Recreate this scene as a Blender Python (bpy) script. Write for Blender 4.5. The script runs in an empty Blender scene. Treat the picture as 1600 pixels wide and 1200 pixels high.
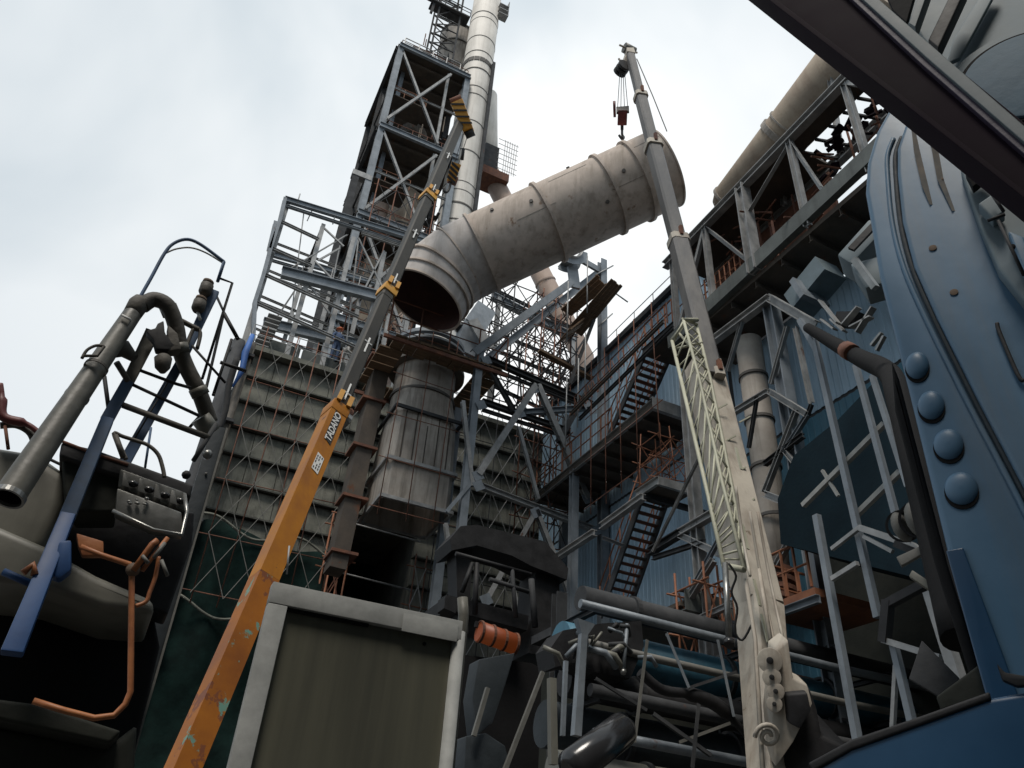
import bpy, bmesh, math, random
from mathutils import Vector, Matrix, noise
random.seed(7)
R = math.radians
V = Vector
scene = bpy.context.scene
col = scene.collection

# ---------------------------------------------------------------- camera, sky, sun, exposure
F = 1200.0                                   # focal length in pixels of the 1600 px wide photograph
up = V((130, 1750, -1200)).normalized()
vy = V((-720, -820, -1200)); vy -= up * vy.dot(up); vy.normalize()
vx = vy.cross(up)
ROT = Matrix((vx, vy, up))                   # camera space -> world (X along the left facade, Y along the right one)
CAM = V((0, 0, 1.7))
cd = bpy.data.cameras.new('camera'); cam = bpy.data.objects.new('camera', cd); col.objects.link(cam)
cd.sensor_width = 36; cd.lens = 36 * F / 1600; cd.clip_end = 2000; cd.clip_start = .05
cam.matrix_world = Matrix.Translation(CAM) @ ROT.to_4x4()
scene.camera = cam

def ray(px, py): return (ROT @ V((px - 800, 600 - py, -F))).normalized()
def at(px, py, x=None, y=None, z=None, d=None, n=None):
    r = ray(px, py)
    if d is not None: t = d
    elif x is not None: t = (x - CAM.x) / r.x
    elif y is not None: t = (y - CAM.y) / r.y
    elif z is not None: t = (z - CAM.z) / r.z
    else: t = n / r.dot(NRM)
    return CAM + r * t
NRM = V((.83, .56, 0)).normalized()

w = bpy.data.worlds.new('World'); scene.world = w; w.use_nodes = True
nt = w.node_tree; nt.nodes.clear()
def wn(t, **k):
    n_ = nt.nodes.new(t)
    for a, b in k.items(): setattr(n_, a, b)
    return n_
SUN = ray(1000, 300)                        # brightest part of the overcast sky
SUNL = V((-.30, -.38, .87)).normalized()      # high sun behind the cloud
el = math.asin(SUNL.z); az = math.atan2(SUNL.x, SUNL.y)
out = wn('ShaderNodeOutputWorld'); bg = wn('ShaderNodeBackground')
sky = wn('ShaderNodeTexSky', sky_type='NISHITA', sun_disc=False, sun_elevation=el, sun_rotation=az)
skm = wn('ShaderNodeMix', data_type='RGBA', blend_type='MULTIPLY'); skm.inputs[0].default_value = 1
skm.inputs[7].default_value = (.08, .08, .08, 1)
tc = wn('ShaderNodeTexCoord'); n1 = wn('ShaderNodeTexNoise'); n1.inputs['Scale'].default_value = 1.7; n1.inputs['Detail'].default_value = 5
n1.inputs['Distortion'].default_value = .25; n1.inputs['Roughness'].default_value = .5
cr = wn('ShaderNodeValToRGB')
cr.color_ramp.elements[0].position = .36; cr.color_ramp.elements[0].color = (.52, .59, .635, 1)
cr.color_ramp.elements[1].position = .62; cr.color_ramp.elements[1].color = (.82, .845, .85, 1)
dot = wn('ShaderNodeVectorMath', operation='DOT_PRODUCT'); dot.inputs[1].default_value = SUN
gr = wn('ShaderNodeValToRGB')
e = gr.color_ramp.elements
e[0].position = 0; e[0].color = (.80, .85, .90, 1)
e[1].position = 1; e[1].color = (1.32, 1.30, 1.29, 1)
a = e.new(.55); a.color = (.84, .88, .92, 1)
a = e.new(.86); a.color = (1.08, 1.09, 1.10, 1)
a = e.new(.95); a.color = (1.28, 1.26, 1.25, 1)
mu = wn('ShaderNodeMix', data_type='RGBA', blend_type='MULTIPLY'); mu.inputs[0].default_value = 1
mx = wn('ShaderNodeMix', data_type='RGBA'); mx.inputs[0].default_value = .93
L = nt.links.new
L(tc.outputs['Generated'], n1.inputs['Vector']); L(n1.outputs['Fac'], cr.inputs[0])
L(tc.outputs['Generated'], dot.inputs[0]); L(dot.outputs['Value'], gr.inputs[0])
L(cr.outputs[0], mu.inputs[6]); L(gr.outputs[0], mu.inputs[7])
L(sky.outputs[0], skm.inputs[6]); L(skm.outputs[2], mx.inputs[6]); L(mu.outputs[2], mx.inputs[7])
L(mx.outputs[2], bg.inputs['Color']); bg.inputs['Strength'].default_value = 1.0
L(bg.outputs[0], out.inputs['Surface'])

sl = bpy.data.lights.new('sun', 'SUN'); sl.energy = 2.3; sl.angle = R(18); sl.color = (1, .93, .84)
so = bpy.data.objects.new('sun', sl); col.objects.link(so)
so.rotation_euler = SUNL.to_track_quat('Z', 'Y').to_euler()
scene.view_settings.view_transform = 'Standard'; scene.view_settings.look = 'None'
scene.view_settings.exposure = .12; scene.view_settings.gamma = 1
try: scene.cycles.max_bounces = 6
except Exception: pass

# ---------------------------------------------------------------- materials
def mat(name, c, c2=None, sc=1.5, rough=.6, metal=0, streak=0, rust=0, rustc=(.12, .045, .02), bump=.15, bsc=14, mapsc=(1, 1, 1), stc=(.02, .018, .015), chips=None, spec=.5):
    m = bpy.data.materials.new(name); m.use_nodes = True
    t = m.node_tree; N = t.nodes; K = t.links.new
    b = N['Principled BSDF']; b.inputs['Roughness'].default_value = rough; b.inputs['Metallic'].default_value = metal
    b.inputs['Specular IOR Level'].default_value = spec
    tcn = N.new('ShaderNodeTexCoord'); mp = N.new('ShaderNodeMapping'); mp.inputs['Scale'].default_value = mapsc
    K(tcn.outputs['Object'], mp.inputs['Vector'])
    nz = N.new('ShaderNodeTexNoise'); nz.inputs['Scale'].default_value = sc; nz.inputs['Detail'].default_value = 8; nz.inputs['Roughness'].default_value = .62
    K(mp.outputs[0], nz.inputs['Vector'])
    rp = N.new('ShaderNodeValToRGB'); rp.color_ramp.elements[0].position = .36; rp.color_ramp.elements[1].position = .66
    c2 = c2 or tuple(v * .6 for v in c)
    rp.color_ramp.elements[0].color = (*c2, 1); rp.color_ramp.elements[1].color = (*c, 1)
    K(nz.outputs['Fac'], rp.inputs[0]); cur = rp.outputs[0]
    def over(colr, vec_scale, scale, lo, hi, amt, det=6):
        nonlocal cur
        mp2 = N.new('ShaderNodeMapping'); mp2.inputs['Scale'].default_value = vec_scale; mp2.inputs['Location'].default_value = (3.1 * len(N), 1.7, .3)
        K(tcn.outputs['Object'], mp2.inputs['Vector'])
        n2 = N.new('ShaderNodeTexNoise'); n2.inputs['Scale'].default_value = scale; n2.inputs['Detail'].default_value = det; n2.inputs['Roughness'].default_value = .65
        K(mp2.outputs[0], n2.inputs['Vector'])
        r2 = N.new('ShaderNodeMapRange'); r2.inputs[1].default_value = lo; r2.inputs[2].default_value = hi; r2.inputs[4].default_value = amt
        K(n2.outputs['Fac'], r2.inputs[0])
        mm = N.new('ShaderNodeMix'); mm.data_type = 'RGBA'; K(r2.outputs[0], mm.inputs[0]); K(cur, mm.inputs[6]); mm.inputs[7].default_value = (*colr, 1)
        cur = mm.outputs[2]
    if streak: over(stc, (1.4, 1.4, .12), 2.6, .48, .72, streak)
    if rust: over(rustc, (1, 1, .7), 1.9, .68 - .2 * rust, .74 - .14 * rust, .9, 9)
    if chips:
        for cc, lo in chips: over(cc, (1, 1, .8), 2.4, lo, lo + .02, .95, 8)
    K(cur, b.inputs['Base Color'])
    if bump:
        n3 = N.new('ShaderNodeTexNoise'); n3.inputs['Scale'].default_value = bsc; n3.inputs['Detail'].default_value = 5
        K(mp.outputs[0], n3.inputs['Vector'])
        bp = N.new('ShaderNodeBump'); bp.inputs['Strength'].default_value = bump; bp.inputs['Distance'].default_value = .03
        K(n3.outputs['Fac'], bp.inputs['Height']); K(bp.outputs[0], b.inputs['Normal'])
        ra = N.new('ShaderNodeMapRange'); ra.inputs[3].default_value = max(.05, rough - .12); ra.inputs[4].default_value = min(1, rough + .15)
        K(nz.outputs['Fac'], ra.inputs[0]); K(ra.outputs[0], b.inputs['Roughness'])
    return m

M = dict(
 ground=mat('ground', (.09, .085, .08), (.05, .048, .045), sc=.4, rough=.9, bump=.5),
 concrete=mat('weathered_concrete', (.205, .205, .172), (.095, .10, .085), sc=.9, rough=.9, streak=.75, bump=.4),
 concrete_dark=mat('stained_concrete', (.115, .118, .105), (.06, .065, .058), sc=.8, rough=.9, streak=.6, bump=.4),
 slabgrey=mat('roof_upstand_grey', (.13, .145, .14), (.08, .09, .088), sc=1.2, rough=.8, streak=.4),
 galv=mat('galvanised_steel', (.37, .37, .365), (.21, .215, .215), sc=2.5, rough=.5, metal=.25, streak=.2, rust=.12),
 galvblue=mat('blue_grey_steel', (.25, .28, .31), (.155, .178, .20), sc=1.5, rough=.5, metal=.15, streak=.25, rust=.12),
 steeldark=mat('dark_steel', (.07, .072, .075), (.035, .037, .04), sc=2, rough=.75, rust=.25, spec=.2),
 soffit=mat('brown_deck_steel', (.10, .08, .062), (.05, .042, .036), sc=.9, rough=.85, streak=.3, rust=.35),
 rust=mat('rusty_steel', (.20, .085, .05), (.10, .045, .032), sc=3, rough=.85, bump=.3),
 orange=mat('orange_scaffold_paint', (.31, .125, .06), (.19, .075, .04), sc=3, rough=.7),
 wood=mat('plywood', (.19, .12, .07), (.10, .066, .04), sc=2, rough=.85, mapsc=(1, 6, 6)),
 duct=mat('grey_brown_duct_steel', (.56, .48, .42), (.43, .37, .32), sc=1.3, rough=.85, streak=.55, stc=(.19, .155, .12), rust=.3, rustc=(.2, .12, .07), bump=.12, bsc=2, spec=.2),
 ductlight=mat('galvanised_duct_bend', (.52, .485, .46), (.41, .38, .36), sc=1.6, rough=.8, streak=.5, stc=(.2, .17, .14), bump=.12, bsc=2, spec=.25),
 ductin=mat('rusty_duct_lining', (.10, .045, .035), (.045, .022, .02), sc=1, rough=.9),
 stack=mat('pale_chimney_paint', (.74, .70, .64), (.60, .565, .51), sc=.5, rough=.6, streak=.3, stc=(.2, .17, .14), bump=.05),
 bandc=mat('dark_band_steel', (.12, .11, .10), (.07, .065, .06), rough=.7),
 hopper=mat('hopper_steel', (.42, .385, .34), (.26, .23, .20), sc=.8, rough=.65, streak=.7, stc=(.06, .045, .03), bump=.1),
 tan=mat('tan_vessel_paint', (.42, .35, .27), (.27, .22, .17), sc=.7, rough=.8, streak=.4, stc=(.14, .08, .05)),
 pink=mat('dusty_pink_duct', (.44, .34, .28), (.33, .25, .21), sc=.7, rough=.7, streak=.3, stc=(.2, .13, .1)),
 clad=mat('blue_grey_cladding', (.36, .49, .60), (.26, .38, .48), sc=.35, rough=.5, metal=.1, streak=.35, stc=(.07, .09, .11), bump=.05),
 cladteal=mat('teal_cladding', (.06, .19, .27), (.04, .13, .19), sc=.5, rough=.5, metal=.1, streak=.3),
 yellow=mat('crane_yellow', (.42, .165, .012), (.31, .115, .014), spec=.25, sc=1.6, rough=.55, bump=.05, chips=[((.10, .05, .03), .66)], streak=.45, stc=(.2, .07, .02)),
 yellowworn=mat('crane_yellow_worn', (.36, .125, .014), (.22, .072, .014), spec=.2, sc=.9, rough=.55, bump=.05, chips=[((.17, .06, .03), .585), ((.13, .27, .22), .625)], streak=.2, stc=(.2, .07, .02)),
 collar=mat('collar_yellow', (.62, .31, .03), (.45, .21, .03), rough=.5),
 boomdark=mat('boom_grey', (.06, .056, .048), (.038, .036, .032), sc=1, rough=.6, spec=.25, streak=.3, stc=(.03, .03, .03)),
 boommid=mat('boom_taupe', (.155, .145, .135), (.08, .077, .075), sc=.8, rough=.5, streak=.6, stc=(.05, .05, .055), mapsc=(1, 1, .4)),
 cream=mat('crane_cream', (.54, .49, .41), (.36, .325, .275), sc=1.1, rough=.65, streak=.8, stc=(.22, .17, .13), chips=[((.17, .13, .09), .68)]),
 jib=mat('jib_cream', (.50, .49, .38), (.36, .36, .27), sc=1.5, rough=.55, streak=.3, stc=(.18, .15, .1)),
 black=mat('black_grease_steel', (.026, .026, .028), (.012, .012, .013), rough=.6, spec=.3, sc=3),
 blackgloss=mat('black_gloss_paint', (.03, .03, .032), (.02, .02, .021), rough=.16, bump=.02, sc=1),
 stripeblack=mat('stripe_black', (.02, .02, .02), rough=.6),
 white=mat('white_paint', (.75, .75, .73), (.6, .6, .58), rough=.5),
 hookred=mat('hook_red', (.17, .03, .028), (.09, .022, .022), rough=.5),
 cable=mat('wire_rope', (.10, .10, .10), rough=.5, metal=.5),
 hose=mat('brown_rubber_hose', (.095, .085, .07), (.05, .045, .038), sc=5, rough=.65, bump=.3),
 pipegrey=mat('olive_grey_pipe', (.12, .115, .095), (.065, .062, .052), sc=4, rough=.5, bump=.15, rust=.1),
 bluegl=mat('bright_blue_paint', (.015, .075, .22), (.01, .045, .14), sc=2, bump=.03, rough=.5, rust=.1),
 bluerail=mat('weathered_blue_rail', (.07, .13, .24), (.045, .075, .125), bump=.04, sc=3, rough=.6, rust=.1),
 oliveb=mat('olive_machine_paint', (.20, .195, .165), (.12, .118, .10), sc=1.2, rough=.45, bump=.03, streak=.3),
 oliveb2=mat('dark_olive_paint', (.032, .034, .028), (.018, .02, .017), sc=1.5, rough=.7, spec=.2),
 tray=mat('tray_aluminium', (.30, .30, .29), (.16, .16, .15), sc=4, rough=.3, metal=.7, bump=.1),
 hosorange=mat('orange_pipe', (.38, .14, .045), (.24, .08, .03), sc=5, rough=.5),
 frame=mat('pale_grey_frame', (.34, .345, .33), (.24, .245, .235), sc=6, rough=.7, chips=[((.09, .085, .05), .70)], bump=.08),
 glassolive=mat('dusty_olive_glass', (.115, .112, .082), (.06, .06, .048), sc=.9, rough=.3, bump=.02, mapsc=(3, 3, .15)),
 post=mat('dark_slate_post', (.035, .043, .05), (.02, .026, .03), sc=2, rough=.6, spec=.3),
 postedge=mat('post_edge_grey', (.17, .165, .15), (.10, .10, .09), rough=.6),
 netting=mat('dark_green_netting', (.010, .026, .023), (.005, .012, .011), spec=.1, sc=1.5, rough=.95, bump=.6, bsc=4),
 tarp=mat('blue_tarpaulin', (.04, .14, .42), (.03, .09, .28), rough=.6),
 bluem=mat('machine_blue', (.09, .175, .27), (.055, .125, .205), sc=1.1, rough=.42, bump=.05, bsc=5, streak=.5, stc=(.12, .125, .12), spec=.45, chips=[((.05, .045, .04), .70), ((.17, .15, .12), .73)]),
 bluedeep=mat('machine_deep_blue', (.014, .065, .14), (.010, .045, .10), sc=1, rough=.35, bump=.02),
 bluegrey=mat('machine_blue_grey', (.17, .22, .25), (.11, .145, .16), sc=1.3, rough=.62, bump=.03, rust=.15, rustc=(.16, .13, .05)),
 streakc=mat('brown_water_stain', (.17, .15, .125), (.115, .12, .12), rough=.6, sc=8),
 plumlight=mat('violet_flange', (.045, .032, .06), (.03, .022, .04), rough=.6),
 doorblue=mat('tank_door_blue', (.10, .15, .19), (.065, .105, .14), sc=1.5, rough=.7, rust=.2, rustc=(.2, .15, .03), spec=.3),
 hoodnavy=mat('navy_hood_steel', (.009, .024, .034), (.006, .016, .024), rough=.8, spec=.15),
 rub=mat('black_rubber', (.011, .011, .012), rough=.85, spec=.2),
 ruststain=mat('rust_stain', (.13, .09, .06), (.08, .055, .04), rough=.8, sc=12),
 purple=mat('dark_plum_beam', (.011, .004, .010), (.007, .003, .006), sc=1, rough=.8, bump=.03, spec=.12),
 beamedge=mat('grey_green_flange', (.12, .15, .16), (.07, .09, .10), bump=.04, sc=3, rough=.6),
 cloth=mat('work_blue', (.07, .11, .2), rough=.9), cloth2=mat('dark_cloth', (.02, .02, .025), rough=.9),
 cloth3=mat('pale_shirt', (.45, .44, .42), rough=.9), purplec=mat('violet_shirt', (.10, .07, .22), rough=.9),
 skin=mat('skin', (.22, .12, .08), rough=.7), helmet=mat('orange_helmet', (.6, .13, .03), rough=.4), hair=mat('white_helmet', (.6, .6, .58), rough=.4),
)
gm = bpy.data.materials.new('lamp_glow'); gm.use_nodes = True
g = gm.node_tree.nodes['Principled BSDF']; g.inputs['Base Color'].default_value = (.20, .05, .02, 1)
g.inputs['Emission Color'].default_value = (1, .22, .05, 1); g.inputs['Emission Strength'].default_value = .05
M['glow'] = gm

# ---------------------------------------------------------------- mesh tools
def perp(ax, hint=None):
    ax = ax.normalized()
    if hint is None: hint = V((0, 0, 1)) if abs(ax.z) < .85 else V((0, 1, 0))
    hint = V(hint); s = hint.cross(ax)
    if s.length < 1e-5: s = V((1, 0, 0)).cross(ax)
    s.normalize(); return s, ax.cross(s).normalized()
def profile(kind, w, h):
    a, b = w / 2, h / 2
    if kind == 'box': return [(-a, -b), (a, -b), (a, b), (-a, b)]
    t = min(w, h) * .12
    if kind == 'I': return [(-a, -b), (a, -b), (a, -b + t), (t / 2, -b + t), (t / 2, b - t), (a, b - t), (a, b), (-a, b), (-a, b - t), (-t / 2, b - t), (-t / 2, -b + t), (-a, -b + t)]
    if kind == 'C': return [(-a, -b), (a, -b), (a, -b + t), (-a + t, -b + t), (-a + t, b - t), (a, b - t), (a, b), (-a, b)]
    if kind == 'L': return [(-a, -b), (a, -b), (a, -b + t), (-a + t, -b + t), (-a + t, b), (-a, b)]
class MB:
    def __init__(s): s.v = []; s.f = []; s.mi = []; s.cm = 0; s.smooth = set()
    def add(s, vs, fs, smooth=False):
        o = len(s.v); s.v += [V(p) for p in vs]
        for f in fs:
            if smooth: s.smooth.add(len(s.f))
            s.f.append([i + o for i in f]); s.mi.append(s.cm)
        return s
    def beam(s, p0, p1, w, h=None, kind='I', hint=None):
        p0, p1 = V(p0), V(p1); h = h or w; a, b = perp(p1 - p0, hint); pr = profile(kind, w, h); n = len(pr)
        vs = [p0 + a * u + b * v for u, v in pr] + [p1 + a * u + b * v for u, v in pr]
        fs = [[i, (i + 1) % n, (i + 1) % n + n, i + n] for i in range(n)] + [list(range(n))[::-1], list(range(n, 2 * n))]
        return s.add(vs, fs)
    def taper(s, p0, p1, w0, h0, w1, h1, hint=None, ch=.0):
        p0, p1 = V(p0), V(p1); a, b = perp(p1 - p0, hint); vs = []
        for p, w_, h_ in ((p0, w0, h0), (p1, w1, h1)):
            x, y = w_ / 2, h_ / 2; c = ch * min(w_, h_)
            pts = [(-x, -y), (x, -y), (x, y), (-x, y)] if not c else [(-x + c, -y), (x - c, -y), (x, -y + c), (x, y - c), (x - c, y), (-x + c, y), (-x, y - c), (-x, -y + c)]
            vs += [p + a * u + b * v for u, v in pts]
        n = len(vs) // 2
        fs = [[i, (i + 1) % n, (i + 1) % n + n, i + n] for i in range(n)] + [list(range(n))[::-1], list(range(n, 2 * n))]
        return s.add(vs, fs)
    def box(s, x0, y0, z0, x1, y1, z1):
        vs = [(x, y, z) for z in (z0, z1) for y in (y0, y1) for x in (x0, x1)]
        return s.add(vs, [[0, 2, 3, 1], [4, 5, 7, 6], [0, 1, 5, 4], [2, 6, 7, 3], [0, 4, 6, 2], [1, 3, 7, 5]])
    def tube(s, pts, r, n=8, caps=True, smooth=True):
        pts = [V(p) for p in pts]; rr = r if isinstance(r, (list, tuple)) else [r] * len(pts)
        vs = []; a = None
        for i, p in enumerate(pts):
            t = (pts[min(i + 1, len(pts) - 1)] - pts[max(i - 1, 0)]).normalized()
            if a is None: a, b = perp(t)
            else: a = (a - t * a.dot(t)).normalized()
            b = t.cross(a)
            vs += [p + (a * math.cos(2 * math.pi * k / n) + b * math.sin(2 * math.pi * k / n)) * rr[i] for k in range(n)]
        fs = [[i * n + k, i * n + (k + 1) % n, (i + 1) * n + (k + 1) % n, (i + 1) * n + k] for i in range(len(pts) - 1) for k in range(n)]
        s.add(vs, fs, smooth and n > 5)
        if caps:
            o = len(s.v) - len(vs)
            s.f.append([o + k for k in range(n)][::-1]); s.mi.append(s.cm)
            s.f.append([o + (len(pts) - 1) * n + k for k in range(n)]); s.mi.append(s.cm)
        return s
    def ring(s, c, ax, r, w, t, n=40, e=None):
        # flat hoop round a cylinder: inner radius r, width w along the axis, thickness t
        c, ax = V(c), V(ax).normalized(); a, b = perp(ax)
        vs = []
        for k in range(n):
            q = 2 * math.pi * k / n; dr = a * math.cos(q) + b * math.sin(q)
            for rr, dz in ((r, -w / 2), (r + t, -w / 2), (r + t, w / 2), (r, w / 2)): vs.append(c + dr * rr + ax * dz)
        fs = [[4 * k + j, 4 * k + (j + 1) % 4, 4 * ((k + 1) % n) + (j + 1) % 4, 4 * ((k + 1) % n) + j] for k in range(n) for j in range(4)]
        return s.add(vs, fs)
    def prism(s, pts, thick):
        pts = [V(p) for p in pts]; n = len(pts)
        if isinstance(thick, (int, float)):
            nn = V((0, 0, 0))
            for i in range(n): nn += pts[i].cross(pts[(i + 1) % n])
            nn.normalize(); thick = nn * thick
        vs = pts + [p + V(thick) for p in pts]
        return s.add(vs, [list(range(n)), list(range(n, 2 * n))[::-1]] + [[i, i + n, (i + 1) % n + n, (i + 1) % n] for i in range(n)])
    def ball(s, c, r, sc=(1, 1, 1), n=12, ax=None):
        c = V(c); vs = [c + V((0, 0, r * sc[2]))]
        for i in range(1, n // 2):
            p = math.pi * i / (n // 2)
            for k in range(n):
                q = 2 * math.pi * k / n; vs.append(c + V((r * sc[0] * math.sin(p) * math.cos(q), r * sc[1] * math.sin(p) * math.sin(q), r * sc[2] * math.cos(p))))
        vs.append(c - V((0, 0, r * sc[2]))); m = n // 2 - 1
        fs = [[0, 1 + k, 1 + (k + 1) % n] for k in range(n)]
        for i in range(m - 1): fs += [[1 + i * n + k, 1 + (i + 1) * n + k, 1 + (i + 1) * n + (k + 1) % n, 1 + i * n + (k + 1) % n] for k in range(n)]
        fs += [[len(vs) - 1, 1 + (m - 1) * n + (k + 1) % n, 1 + (m - 1) * n + k] for k in range(n)]
        return s.add(vs, fs, True)
    def build(s, name, m, parent=None, bevel=0, seg=2):
        off = V((0, 0, 0)); q = parent
        while q: off += q.location; q = q.parent
        me = bpy.data.meshes.new(name)
        me.from_pydata([tuple(v - off) for v in s.v], [], s.f)
        for mm in (m if isinstance(m, (list, tuple)) else [m]): me.materials.append(M[mm] if isinstance(mm, str) else mm)
        for i, p in enumerate(me.polygons):
            p.material_index = s.mi[i]; p.use_smooth = i in s.smooth
        bm = bmesh.new(); bm.from_mesh(me)
        bmesh.ops.recalc_face_normals(bm, faces=bm.faces)
        if bevel:
            es = [e_ for e_ in bm.edges if len(e_.link_faces) == 2 and e_.calc_face_angle(0) > .5]
            bmesh.ops.bevel(bm, geom=es, offset=bevel, segments=seg, affect='EDGES', profile=.6)
        bm.to_mesh(me); bm.free()
        if bevel:
            for p in me.polygons: p.use_smooth = True
            try: me.set_sharp_from_angle(angle=R(50))
            except Exception: pass
        o = bpy.data.objects.new(name, me); col.objects.link(o)
        if parent: o.parent = parent
        return o
def tag(o, label=None, cat=None, group=None, kind=None):
    if label: o['label'] = label
    if cat: o['category'] = cat
    if group: o['group'] = group
    if kind: o['kind'] = kind
    return o
def thing(name, loc, label, cat, group=None):
    o = bpy.data.objects.new(name, None); col.objects.link(o); o.location = loc; o.empty_display_size = .3
    return tag(o, label, cat, group)
def mem(t, name, p0, p1, w, h=None, m='galv', kind='I', hint=None):
    return MB().beam(p0, p1, w, h, kind, hint).build(name, m, t)
def tub(t, name, pts, r, m, n=8): return MB().tube(pts, r, n).build(name, m, t)
def railing(t, pts, h=1.05, step=1.4, r=.025, m='galv', name='railing', mid=True):
    b = MB(); pts = [V(p) for p in pts]
    for i in range(len(pts) - 1):
        p, q = pts[i], pts[i + 1]; n = max(1, round((q - p).length / step))
        for k in range(n + (i == len(pts) - 2)):
            c = p.lerp(q, k / n); b.tube([c, c + V((0, 0, h))], r, 5)
        b.tube([p + V((0, 0, h)), q + V((0, 0, h))], r, 5)
        if mid: b.tube([p + V((0, 0, h * .5)), q + V((0, 0, h * .5))], r * .8, 5)
    return b.build(name, m, t)
def smoothpts(pts, k=6):
    pts = [V(p) for p in pts]; P = [pts[0]] + pts + [pts[-1]]; o = []
    for i in range(1, len(P) - 2):
        for j in range(k):
            t = j / k; a, b, c, d = P[i - 1], P[i], P[i + 1], P[i + 2]
            o.append(.5 * ((2 * b) + (c - a) * t + (2 * a - 5 * b + 4 * c - d) * t * t + (3 * b - a - 3 * c + d) * t ** 3))
    return o + [pts[-1]]
def scaffold(name, x0, x1, nx, y0, y1, z0, z1, nz, label, group=None, m='galv', mb='galv', r=.03, axis='x', braces=True, jit=.0):
    t = thing(name, (x0, y0, z0), label, 'scaffold', group)
    T = (lambda u, v, z: V((u, v, z))) if axis == 'x' else (lambda u, v, z: V((v, u, z)))
    us = [x0 + (x1 - x0) * i / nx for i in range(nx + 1)]; zs = [z0 + (z1 - z0) * i / nz for i in range(nz + 1)]
    if axis == 'y': t.location = (y0, x0, z0)
    J = lambda: random.uniform(-jit, jit)
    for v in ((y0, y1) if y1 != y0 else (y0,)):
        for u in us:
            tub(t, 'standard', [T(u + J(), v, z0 - .3), T(u + J(), v, z1 + .5)], r, m, 6)
        for z in zs:
            tub(t, 'ledger', [T(x0 - .3, v, z + J()), T(x1 + .3, v, z + J())], r * .85, m, 6)
        if braces:
            for i in range(nx):
                b = MB()
                for k in range(nz):
                    b.tube([T(us[i], v - .04, zs[k]), T(us[i + 1], v - .04, zs[k + 1])], r * .7, 5)
                    b.tube([T(us[i + 1], v - .07, zs[k]), T(us[i], v - .07, zs[k + 1])], r * .7, 5)
                b.build('cross_brace', mb, t)
    if y1 != y0:
        for z in zs:
            b = MB()
            for u in us: b.tube([T(u, y0 - .2, z + .05), T(u, y1 + .2, z + .05)], r * .85, 5)
            b.build('transom', m, t)
    return t

# ================================================================ GROUND
b = MB(); b.add([(-300, -300, 0), (300, -300, 0), (300, 300, 0), (-300, 300, 0)], [[0, 1, 2, 3]])
tag(b.build('ground', 'ground'), kind='structure')

# ================================================================ CONCRETE BUILDING (left facade, plane y = 28)
t = thing('concrete_building', (7.6, 28, 0), 'stained concrete plant building with overhanging courses behind the yellow crane boom', 'building')
XL, XR, V0, V1 = .6, 14.6, 5.5, 8.7
b = MB()
b.box(XL, 28.3, 0, V0, 40, 20); b.box(V1, 28.3, 0, XR, 39.9, 20); b.box(V0, 28.3, 14.4, V1, 40, 20); b.box(V0, 34, 0, V1, 40, 14.4)
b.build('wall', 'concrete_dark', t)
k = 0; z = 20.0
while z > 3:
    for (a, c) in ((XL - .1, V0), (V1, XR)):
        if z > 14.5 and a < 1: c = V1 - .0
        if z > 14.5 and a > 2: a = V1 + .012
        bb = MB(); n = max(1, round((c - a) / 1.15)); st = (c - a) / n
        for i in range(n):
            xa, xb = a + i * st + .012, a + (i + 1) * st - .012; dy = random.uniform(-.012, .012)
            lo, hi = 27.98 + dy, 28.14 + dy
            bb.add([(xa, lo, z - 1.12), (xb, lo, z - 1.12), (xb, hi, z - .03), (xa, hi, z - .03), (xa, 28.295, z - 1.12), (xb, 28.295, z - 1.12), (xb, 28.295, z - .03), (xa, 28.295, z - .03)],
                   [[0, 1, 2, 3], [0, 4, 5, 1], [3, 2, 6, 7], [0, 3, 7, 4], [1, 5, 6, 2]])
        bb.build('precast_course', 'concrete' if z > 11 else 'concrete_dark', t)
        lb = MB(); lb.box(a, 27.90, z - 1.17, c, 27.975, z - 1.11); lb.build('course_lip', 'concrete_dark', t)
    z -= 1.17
MB().box(XL - .25, 27.7, 20.0, XR, 38, 20.22).build('roof_slab', 'concrete', t)
for xa, xb in ((1.1, 2.55), (2.65, 4.6), (4.7, 6.4), (9.0, 11.0)): MB().box(xa, 28.9, 20.22, xb, 29.1, 21.5).build('roof_upstand', 'slabgrey', t)
railing(t, [(XL - .2, 27.75, 20.22), (8.0, 27.75, 20.22)], h=1.0, step=1.9, r=.022, name='roof_railing')
# near-black back panel: the shade deep in the opening put into colour
bb = MB(); bb.box(V0, 33.6, 0, V1, 33.9, 14.4); bb.build('shaft_dark_panel', 'netting', t)
bb = MB(); bb.tube([(6.6, 29.5, 7.2), (6.9, 29.5, 9.3)], [.9, .35], 20); bb.build('shaft_hopper', 'oliveb', t)
for zz in (9.2, 11.6, 13.6):
    tub(t, 'guard_bar', [(V0 - .1, 27.7, zz + .05), (V1 + .1, 27.7, zz - .05)], .035, 'galv')

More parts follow.
